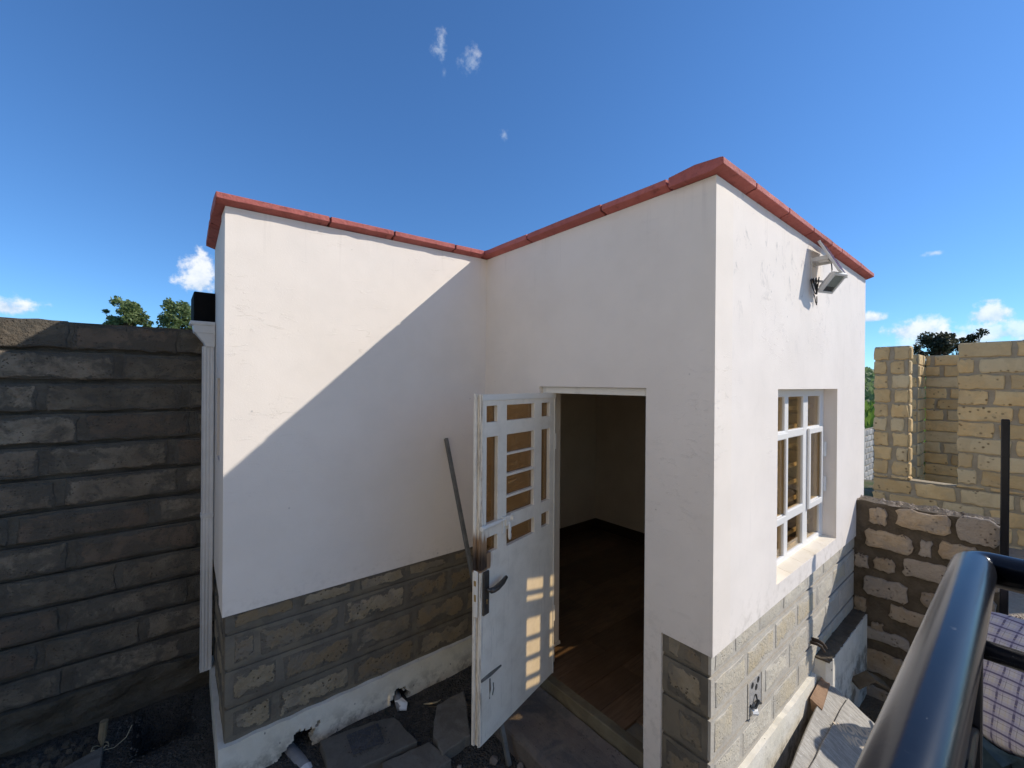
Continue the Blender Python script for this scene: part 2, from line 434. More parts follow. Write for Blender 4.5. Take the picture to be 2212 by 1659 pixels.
surf('plaid_cotton', (.50, .465, .475), (.54, .505, .51), 9.0, 0.9, 0.35, 150, 0.004, 0, extra=plaid_extra)


def leaf_mat(name, c1, c2, c3):
    mt, t = new_mat(name)
    pos = t.n('ShaderNodeNewGeometry').outputs['Position']
    n = t.noise(pos, 1.6, 4)
    f = t.noise(pos, 9.0, 2)
    col = t.mix(t.ramp(n, .35, .65), rgb(*c1), rgb(*c2))
    col = t.mix(t.ramp(f, .5, .7, 0, .7), col, rgb(*c3))
    bs = t.n('ShaderNodeBsdfPrincipled', ins={'Base Color': col, 'Roughness': .55, 'Specular IOR Level': .3})
    tr = t.n('ShaderNodeBsdfTranslucent', ins={'Color': col})
    mx = t.n('ShaderNodeMixShader', ins={0: .42, 1: bs.outputs[0], 2: tr.outputs[0]})
    finish(t, mx.outputs[0])
    MATS[name] = mt


leaf_mat('leaf_green', (.16, .23, .08), (.23, .29, .12), (.33, .37, .18))
leaf_mat('leaf_dark', (.055, .06, .042), (.085, .085, .05), (.17, .15, .06))
leaf_mat('leaf_maize', (.16, .26, .035), (.20, .30, .05), (.26, .33, .08))
surf('hill_green', (.045, .075, .028), (.09, .12, .045), .05, .95, .6, .35, .6, 0, extra=stone_extra((.03, .05, .02), .8, .45, .6, .12))


def glass_mat(name, tint, ior=1.5):
    mt, t = new_mat(name)
    tr = t.n('ShaderNodeBsdfTransparent', ins={'Color': rgb(*tint)})
    gl = t.n('ShaderNodeBsdfGlossy', ins={'Color': rgb(.95, .95, .95), 'Roughness': 0.01})
    gm = t.n('ShaderNodeNewGeometry')
    c = t.math('ABSOLUTE', t.vmath('DOT_PRODUCT', gm.outputs['Incoming'], gm.outputs['Normal']))
    fr = t.math('ADD', .035, t.math('MULTIPLY', .9, t.math('POWER', t.math('SUBTRACT', 1.0, c), 5.0)))
    mx = t.n('ShaderNodeMixShader', ins={0: fr, 1: tr.outputs[0], 2: gl.outputs[0]})
    finish(t, mx.outputs[0])
    mt.use_transparent_shadow = True
    MATS[name] = mt


glass_mat('bronze_glass', (.60, .47, .32))
glass_mat('window_glass', (.90, .80, .62))
glass_mat('lamp_glass', (.75, .78, .78))


def door_paint():
    mt, t = new_mat('door_paint')
    tcx = t.n('ShaderNodeTexCoord').outputs['Object']     # object space: s from hinge along -X, z up, in metres
    s_ = t.n('ShaderNodeSeparateXYZ', ins={0: tcx})
    n1 = t.noise(tcx, 7, 7, .7)
    col = t.mix(t.ramp(n1, .40, .72, 0, .65), rgb(.88, .81, .69), rgb(.70, .63, .52))
    mp = t.n('ShaderNodeMapping', ins={'Vector': tcx, 'Scale': (20, 20, 1.0)}).outputs[0]
    col = t.mix(t.ramp(t.noise(mp, 2.2, 4), .58, .75, 0, .28), col, rgb(.36, .33, .29))
    # burnt, rust-run area above the lock at the free edge
    dx = t.math('ABSOLUTE', t.math('ADD', s_.outputs[0], .585 * S))
    dz = t.math('SUBTRACT', s_.outputs[2], (1.51 - .77) * S)
    wob = t.math('MULTIPLY', t.math('SUBTRACT', t.noise(mp, 3.0, 5), .5), .10)
    hx = t.ramp(t.math('ADD', dx, wob), .02, .115, 1, 0)
    hz = t.math('MULTIPLY', t.ramp(t.math('ADD', dz, wob), .0, .26, 1, 0), t.ramp(dz, -.03, .0))
    burn = t.math('MULTIPLY', hx, hz)
    col = t.mix(t.ramp(burn, .03, .35), col, rgb(.33, .20, .11))
    col = t.mix(t.ramp(burn, .45, .95), col, rgb(.035, .022, .016))
    edge = t.math('MULTIPLY', t.ramp(dx, .004, .03, 1, 0), t.ramp(t.noise(mp, 5.0, 5, .7), .5, .6))
    col = t.mix(t.math('MULTIPLY', edge, .7), col, rgb(.16, .10, .06))
    scr = t.math('MULTIPLY', t.ramp(dx, .10, .16, 1, 0), t.ramp(t.noise(mp, 9.0, 5, .7), .60, .66))
    col = t.mix(t.math('MULTIPLY', scr, .55), col, rgb(.2, .19, .18))
    h = t.noise(tcx, 40, 5)
    bp = t.n('ShaderNodeBump', ins={'Strength': .2, 'Distance': .004, 'Height': h})
    bs = t.n('ShaderNodeBsdfPrincipled', ins={'Base Color': col, 'Roughness': .5, 'Normal': bp.outputs[0]})
    finish(t, bs.outputs[0])
    MATS['door_paint'] = mt


door_paint()


# ------------------------------------------------------------------ object helpers
def tag(o, label=None, cat=None, group=None, kind=None):
    if label:
        o['label'] = label
    if cat:
        o['category'] = cat
    if group:
        o['group'] = group
    if kind:
        o['kind'] = kind
    return o


def wloc(o):
    v = o.location.copy()
    while o.parent:
        o = o.parent
        v = v + o.location
    return v


def empty(name, u, label=None, cat=None, group=None, parent=None, raw=False):
    o = bpy.data.objects.new(name, None)
    COL.objects.link(o)
    p = Vector(u) if raw else W(*u)
    if parent:
        o.parent = parent
        p = p - wloc(parent)
    o.location = p
    o.empty_display_size = .1
    return tag(o, label, cat, group)


class MB:
    """mesh builder; coordinates in building units unless raw"""
    def __init__(self, raw=False):
        self.v, self.f, self.raw = [], [], raw

    def add(self, vs, fs):
        b = len(self.v)
        self.v += [Vector(p) for p in vs]
        self.f += [tuple(b + i for i in f) for f in fs]
        return self

    def box(self, x0, x1, y0, y1, z0, z1):
        return self.hexa([(x0, y0, z0), (x1, y0, z0), (x1, y1, z0), (x0, y1, z0), (x0, y0, z1), (x1, y0, z1), (x1, y1, z1), (x0, y1, z1)])

    def hexa(self, p):
        return self.add(p, [(0, 3, 2, 1), (4, 5, 6, 7), (0, 1, 5, 4), (1, 2, 6, 5), (2, 3, 7, 6), (3, 0, 4, 7)])

    def prism(self, poly, z0, z1):
        n = len(poly)
        vs = [(x, y, z0) for x, y in poly] + [(x, y, z1) for x, y in poly]
        return self.add(vs, [tuple(range(n))[::-1], tuple(range(n, 2 * n))] + [(i, (i + 1) % n, n + (i + 1) % n, n + i) for i in range(n)])

    def bar(self, a, b, w, h=None, upv=(0, 0, 1)):
        a, b = Vector(a), Vector(b)
        h = h or w
        d = (b - a).normalized()
        s = d.cross(Vector(upv))
        if s.length < 1e-4:
            s = d.cross(Vector((1, 0, 0)))
        s.normalize()
        t = s.cross(d)
        s, t = s * w / 2, t * h / 2
        return self.hexa([a - s - t, a + s - t, b + s - t, b - s - t, a - s + t, a + s + t, b + s + t, b - s + t])

    def tube(self, pts, r, n=12, cap=True):
        pts = [Vector(p) for p in pts]
        rs = r if isinstance(r, (list, tuple)) else [r] * len(pts)
        rings = []
        ref = Vector((0, 0, 1))
        for i, p in enumerate(pts):
            d = (pts[min(i + 1, len(pts) - 1)] - pts[max(i - 1, 0)]).normalized()
            s = d.cross(ref)
            if s.length < .05:
                s = d.cross(Vector((1, 0, 0)))
            s.normalize()
            t = d.cross(s)
            rings.append([p + (s * math.cos(2 * math.pi * k / n) + t * math.sin(2 * math.pi * k / n)) * rs[i] for k in range(n)])
        vs = [q for rg in rings for q in rg]
        fs = [(i * n + k, i * n + (k + 1) % n, (i + 1) * n + (k + 1) % n, (i + 1) * n + k) for i in range(len(pts) - 1) for k in range(n)]
        if cap:
            fs += [tuple(range(n))[::-1], tuple(range((len(pts) - 1) * n, len(pts) * n))]
        return self.add(vs, fs)

    def panel(self, us, ws, solid, t, frame):
        """grid of cells with holes, front face at depth 0 and back at t; frame(u, w, d) -> point"""
        nu, nw = len(us) - 1, len(ws) - 1
        sol = lambda i, j: 0 <= i < nu and 0 <= j < nw and solid(i, j)
        idx, vs, fs = {}, [], []

        def V(i, j, d):
            k = (i, j, d)
            if k not in idx:
                idx[k] = len(vs)
                vs.append(frame(us[i], ws[j], d))
            return idx[k]
        for i in range(nu):
            for j in range(nw):
                if not sol(i, j):
                    continue
                fs.append((V(i, j, 0), V(i + 1, j, 0), V(i + 1, j + 1, 0), V(i, j + 1, 0)))
                fs.append((V(i, j, t), V(i, j + 1, t), V(i + 1, j + 1, t), V(i + 1, j, t)))
                if not sol(i - 1, j):
                    fs.append((V(i, j, 0), V(i, j + 1, 0), V(i, j + 1, t), V(i, j, t)))
                if not sol(i + 1, j):
                    fs.append((V(i + 1, j, 0), V(i + 1, j, t), V(i + 1, j + 1, t), V(i + 1, j + 1, 0)))
                if not sol(i, j - 1):
                    fs.append((V(i, j, 0), V(i, j, t), V(i + 1, j, t), V(i + 1, j, 0)))
                if not sol(i, j + 1):
                    fs.append((V(i, j + 1, 0), V(i + 1, j + 1, 0), V(i + 1, j + 1, t), V(i, j + 1, t)))
        return self.add(vs, fs)

    def build(self, name, mat, parent=None, smooth=False, bevel=0, at=None, rot=None, segs=1, recalc=True):
        vs = self.v if self.raw else [W(*p) for p in self.v]
        if at is None:
            lo = [min(p[k] for p in vs) for k in range(3)]
            hi = [max(p[k] for p in vs) for k in range(3)]
            at = Vector(((lo[0] + hi[0]) / 2, (lo[1] + hi[1]) / 2, lo[2] if parent is None else (lo[2] + hi[2]) / 2))
        me = bpy.data.meshes.new(name)
        me.from_pydata([tuple(p - at) for p in vs], [], self.f)
        if recalc:
            bm = bmesh.new()
            bm.from_mesh(me)
            bmesh.ops.recalc_face_normals(bm, faces=bm.faces)
            bm.to_mesh(me)
            bm.free()
        me.materials.append(MATS[mat])
        if smooth:
            for p in me.polygons:
                p.use_smooth = True
        o = bpy.data.objects.new(name, me)
        COL.objects.link(o)
        if parent:
            o.parent = parent
            o.location = at - wloc(parent)
        else:
            o.location = at
        if bevel:
            b = o.modifiers.new('bevel', 'BEVEL')
            b.width = bevel * S
            b.segments = segs
            b.limit_method = 'ANGLE'
        return o


def stone_mesh(w, h, d, jit, bulge, seed, n_long=5, n_short=2, bev=.012, corner=.5):
    """an irregular dressed block in metres: x along, z up, front towards -y, back at y=0"""
    r = random.Random(seed)
    hw, hh = w / 2, h / 2
    pts = []
    c = min(hw, hh) * .18 * corner
    for k in range(n_long):
        pts.append((-hw + c + (w - 2 * c) * k / (n_long - 1), -hh))
    for k in range(n_short):
        pts.append((hw, -hh + c + (h - 2 * c) * k / max(1, n_short - 1)))
    for k in range(n_long):
        pts.append((hw - c - (w - 2 * c) * k / (n_long - 1), hh))
    for k in range(n_short):
        pts.append((-hw, hh - c - (h - 2 * c) * k / max(1, n_short - 1)))
    pts = [(x + r.uniform(-jit, jit), z + r.uniform(-jit, jit)) for x, z in pts]
    n = len(pts)
    vs = [(x, 0, z) for x, z in pts]
    vs += [(x, -d + bev * .9, z) for x, z in pts]
    vs += [(x * (1 - bev / hw), -d - r.uniform(0, bulge), z * (1 - bev / hh)) for x, z in pts]
    vs += [(x * (1 - 2.6 * bev / hw), -d - bulge * r.uniform(.3, 1.3), z * (1 - 2.6 * bev / hh)) for x, z in pts]
    fs = []
    for k in range(3):
        fs += [(k * n + i, k * n + (i + 1) % n, (k + 1) * n + (i + 1) % n, (k + 1) * n + i) for i in range(n)]
    vs.append((0, -d - bulge * r.uniform(.5, 1.5), 0))
    fs += [(3 * n + i, 3 * n + (i + 1) % n, 4 * n) for i in range(n)]
    me = bpy.data.meshes.new('stone')
    me.from_pydata(vs, [], fs)
    for p in me.polygons:
        p.use_smooth = True
    me.set_sharp_from_angle(angle=math.radians(38))
    return me


ROT = {'-y': 0.0, '-x': -math.pi / 2, '+y': math.pi, '+x': math.pi / 2}
_seed = [100]


def put_stone(parent, mat, cx, cy, cz, w, h, d, face='-y', jit=.006, bulge=.01, name='stone', tilt=0.0, **kw):
    """all in building units; (cx,cy,cz) is the centre of the back face"""
    _seed[0] += 1
    me = stone_mesh(w * S, h * S, d * S, jit * S, bulge * S, _seed[0], **kw)
    me.materials.append(MATS[mat])
    o = bpy.data.objects.new(name, me)
    COL.objects.link(o)
    o.parent = parent
    o.location = W(cx, cy, cz) - wloc(parent)
    o.rotation_euler = (0, tilt, ROT[face])
    return o


# ------------------------------------------------------------------ the ground and the land beyond
def ground_z(x, y):
    """ground height in building units"""
    z = -1.70
    # low strip between the step and the rubble wall
    if y < 1.0 and x > 1.25:
        k = min(1, max(0, (x - 1.3) / .5))
        k2 = min(1, max(0, (.95 - y) / .2)) if x < 3.9 else 1
        z = z + (-1.99 - z) * k * k2
    # plot next door, higher behind the rubble wall
    if x > 3.56:
        k = min(1, (x - 3.56) / .16)
        z0 = z
        z = z0 + (-1.44 - z0) * k
    r = math.hypot(x, y)
    if x > 7.5:
        z += -1.15 * min(1, (x - 8.6) / 4.0) if x > 8.6 else 0
    # small pit against the boundary wall
    if -.075 < x < .125 and 2.585 < y < 2.9:
        z = -1.98
    if r < 9 and not (-.1 < x < .15 and 2.55 < y < 2.92):
        z += .014 * mnoise.noise(Vector((x * 5, y * 5, 0))) + .006 * mnoise.noise(Vector((x * 19, y * 19, 3)))
    if r > 30:
        # a long slope rises far off to the right of the view
        a = math.degrees(math.atan2(y, x))
        side = math.exp(-((a - 14) / 9.0) ** 2)
        up_ = max(0, min(1, (r - 34) / 150.0))
        z += side * 7.5 * (up_ * up_ * (3 - 2 * up_)) * (1 + .25 * mnoise.noise(Vector((x / 40, y / 40, 0))))
    return z


def axis(lo, hi, step):
    a = []
    v = lo
    while v < hi + 1e-6:
        a.append(round(v, 4))
        v += step
    g = step
    while a[-1] < 420:
        g *= 1.25
        a.append(a[-1] + min(g, 16))
    g = step
    while a[0] > -420:
        g *= 1.25
        a.insert(0, a[0] - min(g, 16))
    return a


xs, ys = axis(-1.6, 6.2, .05), axis(-1.4, 3.1, .05)
b = MB()
nx, ny = len(xs), len(ys)
b.add([(x, y, ground_z(x, y)) for y in ys for x in xs],
      [(j * nx + i, j * nx + i + 1, (j + 1) * nx + i + 1, (j + 1) * nx + i) for j in range(ny - 1) for i in range(nx - 1)])
g = b.build('ground', 'ground_gravel', smooth=True, at=Vector((0, 0, 0)), recalc=False)
tag(g, kind='structure')
g.data.materials.append(MATS['hill_green'])
for p in g.data.polygons:
    if p.center.x ** 2 + p.center.y ** 2 > 55 ** 2:
        p.material_index = 1

# loose chips on the yard
b = MB()
r = random.Random(3)
cnt = 0
while cnt < 5200:
    x, y = r.uniform(-.9, 1.56), r.uniform(1.15, 2.88)
    if x > .2 and y > 2.13:
        continue
    z = ground_z(x, y)
    if z < -1.8:
        continue
    s = r.uniform(.003, .0085)
    a = r.uniform(0, 6.28)
    q = [Vector((math.cos(a + k * 2.09) * s * r.uniform(.7, 1.2), math.sin(a + k * 2.09) * s * r.uniform(.7, 1.2), -.002)) for k in range(3)]
    q.append(Vector((r.uniform(-.3, .3) * s, r.uniform(-.3, .3) * s, s * r.uniform(.6, 1.1))))
    b.add([Vector((x, y, z)) + p for p in q], [(0, 1, 3), (1, 2, 3), (2, 0, 3)])
    cnt += 1
tag(b.build('gravel', 'gravel_chip', recalc=False), 'dark grey crushed gravel covering the shaded yard in front of the house', 'gravel', kind='stuff')

# ------------------------------------------------------------------ the house
XL, XB, XR = .20, 1.547, 3.75
YA, YC, YE, YK = 2.14, .725, 2.90, 3.10
SK = .033                      # the left side of the house is slightly out of square
xl = lambda y: XL + SK * (y - YA)
TH = .14
ZP, ZT, ZF, ZG = -.99, .765, -1.535, -2.3


def top_z(x, y):
    if y > 2.1:
        return .734 + (.765 - .734) * (x - XL) / (XB - XL)
    return .763 - (.763 - .740) * max(0, (x - XB)) / (XR - XB)


house = empty('white_house', (1.9, 1.9, -1.7), 'small flat roofed house, cream plaster walls above a stone plinth, red parapet coping', 'house')


def wall_panel(name, us, ws, solid, frame, mat):
    b = MB()
    b.panel(us, ws, solid, TH, frame)
    for v in b.v:
        if v.z > ZT - .03:
            v.z = top_z(v.x, v.y)
    return b.build(name, mat, house)


fA = lambda u, w_, d: (u, YA + d, w_)
fB = lambda u, w_, d: (XB + d, u, w_)
fC = lambda u, w_, d: (u, YC + d, w_)
fL = lambda u, w_, d: (xl(u) + d, u, w_)
lin = lambda a, c, n: [a + (c - a) * k / n for k in range(n + 1)]
full = lambda i, j: True
wall_panel('front_wall', lin(XL, XB, 4), [ZP, 0, ZT], full, fA, 'plaster')
wall_panel('side_wall', [YA + TH, 2.385, 2.596, YE], [ZP, -.375, .015, ZT], lambda i, j: not (i == 1 and j == 1), fL, 'plaster')
DY0, DY1, DZ1 = 1.0065, 1.653, -.014
wall_panel('entrance_wall', [YC, DY0, DY1, YK], [ZP, DZ1, ZT], lambda i, j: not (i == 1 and j == 0), fB, 'plaster')
WX0, WX1, WZ0, WZ1 = 2.158, 3.095, -.905, -.016
wall_panel('window_wall', [XB + TH, WX0, WX1, XR], [ZP, WZ0, WZ1, ZT], lambda i, j: not (i == 1 and j == 1), fC, 'plaster_weathered')
b = MB()
b.box(XR - TH, XR, YC + TH, YK, ZP, .74)
b.box(XB + TH, XR - TH, YK - TH, YK, ZP, .74)
b.box(XL + TH + .03, XB, YE - .07, YE, ZP, .62)  # unseen rear parapet, raised to stop stray sun on the boundary wall
b.build('back_wall', 'plaster', house)
# lower wall cores behind the stone facing (rendered inside)
b = MB()
b.box(XB + .03, XB + TH, YC + .03, DY0 - .076, ZG, ZP)
b.box(XB + .03, XB + TH, DY1 + .01, YK, ZG, ZP)
b.box(XB + TH, XR - TH, YC + .03, YC + TH, ZG, ZP)
b.box(XR - TH, XR - .02, YC + .03, YK, ZG, ZP)
b.box(XB + TH, XR - TH, YK - TH, YK, ZG, ZP)
b.box(XL + .03, XB + .03, YA + .052, YA + TH, ZF - .03, ZP)
b.box(XL + .03, XB + .03, YA + .11, YA + TH, ZG, ZF - .031)
b.box(XL + .06, XL + TH, YA + TH, YE, ZG, ZP)
b.box(XL + TH, XB + .03, YE - .07, YE, ZG, ZP)
b.build('lower_wall', 'room_paint', house)
# plaster return strip between the doorway and the stones
MB().box(XB, XB + TH, DY0 - .076, DY0, ZG + .4, ZP).build('door_reveal', 'plaster', house)
# inside faces
e = .004
b = MB()
b.box(XB + TH, XB + TH + e, YC + TH, DY0, ZF, .44)
b.box(XB + TH, XB + TH + e, DY1 + .02, YK - TH, ZF, .44)
b.box(XB + TH, XB + TH + e, DY0, DY1 + .02, DZ1, .44)
b.box(XR - TH - e, XR - TH, YC + TH, YK - TH, ZF, .44)
b.box(XB + TH, XR - TH, YK - TH - e, YK - TH, ZF, .44)
b.build('room_lining', 'room_paint', house)
MB().box(XB + TH, XR - TH, YC + TH, YK - TH, .44, .54).build('ceiling', 'room_paint', house)
MB().box(XL + TH, XB, YA + TH, YE - .07, .30, .40).build('roof', 'cement_grey', house)
MB().box(XB + .01, XR - TH, YC + TH, YK - TH, ZG, ZF - .012).build('floor_slab', 'cement_grey', house)
MB().box(XL + TH, XB + .01, YA + TH, YE - .07, ZG, ZF - .012).build('floor_slab', 'cement_grey', house)
# floor boards run away from the door
fl = empty('floor', (2.5, 1.9, ZF), parent=house)
yb = YC + TH
r = random.Random(11)
while yb < YK - TH - .01:
    y2 = min(yb + .136, YK - TH)
    xb = XB + TH - .09 if (yb > DY0 and y2 < DY1 + .03) else XB + TH
    x = xb
    first = True
    while x < XR - TH - .01:
        x2 = min(x + (r.uniform(.3, .86) if first else .86), XR - TH)
        first = False
        MB().box(x + .001, x2 - .001, yb + .0009, y2 - .0009, ZF - .012, ZF + r.uniform(-.0004, .0004)).build('board', 'floor_board', fl)
        x = x2
    yb = y2
b = MB()
b.box(XR - TH - e - .012, XR - TH - e, YC + TH, YK - TH, ZF, ZF + .10)
b.box(XB + TH + e, XR - TH - .02, YK - TH - e - .012, YK - TH - e, ZF, ZF + .10)
b.box(XB + TH + e, XB + TH + e + .012, DY1 + .03, YK - TH, ZF, ZF + .10)
b.build('skirting', 'skirting_wood', house)

b = MB()
b.box(2.12, XR - TH - .03, YC + TH + .001, YC + TH + .26, -.925, -.895)
b.box(2.15, XR - TH - .03, YC + TH + .001, YC + TH + .24, ZF + .001, -.926)
b.build('sun_block_counter', 'floor_board', house)  # unseen counter added to keep low window sun off the floor

# painted base course with broken holes for the drain and a conduit
def blob(x, z, cx, cz, a, c):
    n = mnoise.noise(Vector((x * 26, z * 26, cx))) * .42 + mnoise.noise(Vector((x * 70, z * 70, cx))) * .25
    return ((x - cx) / a) ** 2 + ((z - cz) / c) ** 2 < (1 + n) ** 2


us = lin(XL - .012, XB, 190)
ws = [ZG] + lin(-1.82, ZF + .004, 42)


def base_solid(i, j):
    x, z = (us[i] + us[i + 1]) / 2, (ws[j] + ws[j + 1]) / 2
    return not (blob(x - .5 * (z + 1.7), z, .480, -1.715, .075, .115) or blob(x, z, .985, -1.70, .055, .065))


b = MB()
b.panel(us, ws, base_solid, .034, lambda u, w_, d: (u, YA - .012 + d, w_))
for v in b.v:
    if v.z > ZF - .01:
        v.z += .006 * mnoise.noise(Vector((v.x * 14, v.y * 14, 0)))
b.build('base_course', 'base_paint', house)
MB().hexa([(xl(y) + dx, y, z) for z in (ZG, ZF + .004) for dx, y in ((-.012, YA + .023), (.03, YA + .023), (.03, YE), (-.012, YE))]).build('base_course', 'base_paint', house)
us2 = lin(XB, 2.70, 40)
ws2 = [ZG, ZF - .03, ZF + .004]
b = MB()
b.panel(us2, ws2, full, .045, lambda u, w_, d: (u, YC - .012 + d, w_))
for v in b.v:
    if v.z > ZF - .01:
        v.z += .006 * mnoise.noise(Vector((v.x * 17, 3, 0))) - .003
b.build('base_course', 'base_paint', house)
MB().box(XB + .008, XB + .04, YC + .034, DY0 - .076, ZG, ZF + .002).build('base_course', 'cement_grey', house)

# stone plinth: courses of grey mortar with stone faces showing through
plinth = empty('plinth', (1.9, 1.6, -1.3), parent=house)
COURSE = [(-1.066, -.985), (-1.220, -1.081), (-1.380, -1.235), (ZF, -1.395)]
for bx in ((XL + .020, XB + .02, YA + .020, YA + .05, ZF - .02, ZP), (XL + .046, XL + .06, YA + .05, YE - .01, ZF - .02, ZP),
           (XB + .020, XB + .05, YC + .020, DY0 - .078, ZF - .03, ZP), (XB + .05, XR - .02, YC + .020, YC + .05, ZF - .03, ZP)):
    MB().box(*bx).build('mortar', 'cement_grey', plinth)              # recessed grooves behind
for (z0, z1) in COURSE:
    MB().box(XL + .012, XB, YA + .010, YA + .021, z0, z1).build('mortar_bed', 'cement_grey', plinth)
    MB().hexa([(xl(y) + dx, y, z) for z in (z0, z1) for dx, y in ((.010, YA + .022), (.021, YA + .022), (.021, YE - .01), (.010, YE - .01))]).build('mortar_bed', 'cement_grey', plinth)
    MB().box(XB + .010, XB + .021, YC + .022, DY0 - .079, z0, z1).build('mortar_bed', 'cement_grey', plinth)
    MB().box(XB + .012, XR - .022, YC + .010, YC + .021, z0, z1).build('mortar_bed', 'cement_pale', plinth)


def run_stones(parent, mat, face, a0, a1, z0, z1, fixed, depth, lens, r, gap=.028, jit=.008, hpad=.016, bulge=.004, drop=0.0, skip=None, **kw):
    a = a0 + r.uniform(-.2, 0)
    while a < a1 - .03:
        L = r.uniform(*lens)
        s0, s1 = max(a, a0) + gap / 2, min(a + L, a1) - gap / 2
        a += L
        if s1 - s0 < .045 or r.random() < drop:
            continue
        c, zc = (s0 + s1) / 2, (z0 + z1) / 2 + r.uniform(-.003, .003)
        if skip and skip(c, zc):
            continue
        w_, h_ = s1 - s0, (z1 - z0) - hpad * r.uniform(.8, 1.4)
        p = (c, fixed, zc) if face in ('-y', '+y') else (fixed + (SK * (c - YA) if fixed < .5 else 0), c, zc)
        put_stone(parent, mat, *p, w_, h_, depth * r.uniform(.8, 1.2), face, jit, bulge, **kw)


r = random.Random(5)
for k, (z0, z1) in enumerate(COURSE):
    hp = .030 if k else .022
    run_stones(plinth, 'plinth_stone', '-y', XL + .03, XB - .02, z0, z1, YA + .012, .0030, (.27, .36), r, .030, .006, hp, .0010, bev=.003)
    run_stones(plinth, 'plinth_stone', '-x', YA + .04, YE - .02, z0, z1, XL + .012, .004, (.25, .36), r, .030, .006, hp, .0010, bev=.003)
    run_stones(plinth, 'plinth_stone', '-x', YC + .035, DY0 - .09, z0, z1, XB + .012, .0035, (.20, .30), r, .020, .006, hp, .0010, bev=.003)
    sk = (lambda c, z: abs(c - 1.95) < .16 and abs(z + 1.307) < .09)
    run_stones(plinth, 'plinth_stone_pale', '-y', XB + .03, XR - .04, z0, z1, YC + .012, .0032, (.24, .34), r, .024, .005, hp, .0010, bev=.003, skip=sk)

# red precast coping on the parapet
cop = empty('coping', (1.9, 1.6, .77), parent=house)
OV = .040


def coping_run(p0, p1, cuts, inner, outer, axis_):
    """slabs from p0 to p1 along axis_; inner/outer are the two cross positions"""
    pos = [p0] + cuts + [p1]
    rr = random.Random(int(p0 * 100))
    for k in range(len(pos) - 1):
        a, c = pos[k] + .005, pos[k + 1] - .005
        n = max(2, int((c - a) / .06))
        b = MB()
        dz, dt = rr.uniform(-.0015, .0015), rr.uniform(-.003, .003)
        rings = []
        for q in range(n + 1):
            u = a + (c - a) * q / n
            x, y = (u, (inner + outer) / 2) if axis_ == 'x' else ((inner + outer) / 2, u)
            zb = top_z(x, y) + .002 + dz * .3
            j = lambda s: s * mnoise.noise(Vector((u * 9, outer * 3, s * 900))) + s * .9 * mnoise.noise(Vector((u * 37, outer * 3, s * 500)))
            sk = SK * (u - YA) if (axis_ == 'y' and outer < .5) else 0
            wf = outer + OV * (1 if inner > outer else -1)
            ring = [(outer + j(.003) + sk, zb + .012 + j(.003)), (outer + j(.002) + sk, zb + .036 + dz + dt * (q / n - .5)), (outer + (inner - outer) * .05 + sk, zb + .039 + dz + dt * (q / n - .5)),
                    ((inner + outer) / 2 + sk, zb + .046 + dz), (inner + sk, zb + .036 + dz), (inner + sk, zb), (wf + sk, zb + j(.002))]
            rings.append([(u, v, z) if axis_ == 'x' else (v, u, z) for v, z in ring])
        m_ = 7
        vs = [p for rg in rings for p in rg]
        fs = [(i * m_ + k2, i * m_ + (k2 + 1) % m_, (i + 1) * m_ + (k2 + 1) % m_, (i + 1) * m_ + k2) for i in range(n) for k2 in range(m_)]
        fs += [tuple(range(m_))[::-1], tuple(range(n * m_, (n + 1) * m_))]
        b.add(vs, fs)
        b.build('coping_stone', 'coping_red', cop, bevel=.0015)
    for c in cuts:
        x, y = (c, (inner + outer) / 2) if axis_ == 'x' else ((inner + outer) / 2, c)
        zz = top_z(x, y)
        sk = SK * (c - YA) if (axis_ == 'y' and outer < .5) else 0
        i0, o0 = (inner - .005 + sk, outer + .006 + sk) if inner > outer else (inner + .005, outer - .006)
        b = MB()
        if axis_ == 'x':
            b.box(c - .0051, c + .0051, min(i0, o0), max(i0, o0), zz + .012, zz + .035)
        else:
            b.box(min(i0, o0), max(i0, o0), c - .0051, c + .0051, zz + .012, zz + .035)
        b.build('joint_mortar', 'joint_dark', cop)


coping_run(XL - OV, XB - OV - .002, [.61, .93, 1.30], YA + TH + .03, YA - OV, 'x')
coping_run(YA + TH + .034, 2.91, [2.47, 2.72], XL + TH + .03, XL - OV, 'y')
coping_run(YC + TH + .034, YK, [1.22, 1.72, 2.2, 2.7], XB + TH + .03, XB - OV, 'y')
coping_run(XB - OV, XR + OV, [1.80, 2.16, 2.50, 2.80, 3.0, 3.42], YC + TH + .03, YC - OV, 'x')

# side recess pane, gutter end and downpipe
MB().box(XL + .06, XL + .066, 2.385, 2.596, -.375, .015).build('side_window_pane', 'window_glass', house)
MB().box(.128, .226, 2.81, 3.1, .313, .476).build('fascia', 'black_sheet', house, bevel=.004)
MB().box(.15, .226, 2.81, 3.1, .29, .312).build('gutter', 'black_sheet', house)
dp = empty('downpipe', (.175, 2.62, -1.4), parent=house)
b = MB()
prof = [(.312, .054, .05), (.294, .055, .05), (.292, .048, .045), (.255, .046, .043), (.250, .042, .04), (.200, .018, .03), (.183, .016, .03)]
cx0, cy0 = .165, 2.785
vs = []
for (z, hx, hy) in prof:
    q = cx0 + .053
    l_ = q - 2 * hx - (.012 if hx < .02 else 0)
    vs += [(l_, cy0 - hy, z), (q, cy0 - hy, z), (q, cy0 + hy, z), (l_, cy0 + hy, z)]
fs = [(4 * i + k, 4 * i + (k + 1) % 4, 4 * i + 4 + (k + 1) % 4, 4 * i + 4 + k) for i in range(len(prof) - 1) for k in range(4)] + [(3, 2, 1, 0)]
b.add(vs, fs)
b.build('hopper', 'pvc_white', dp, bevel=.004)
b = MB()
n = 14
out = []
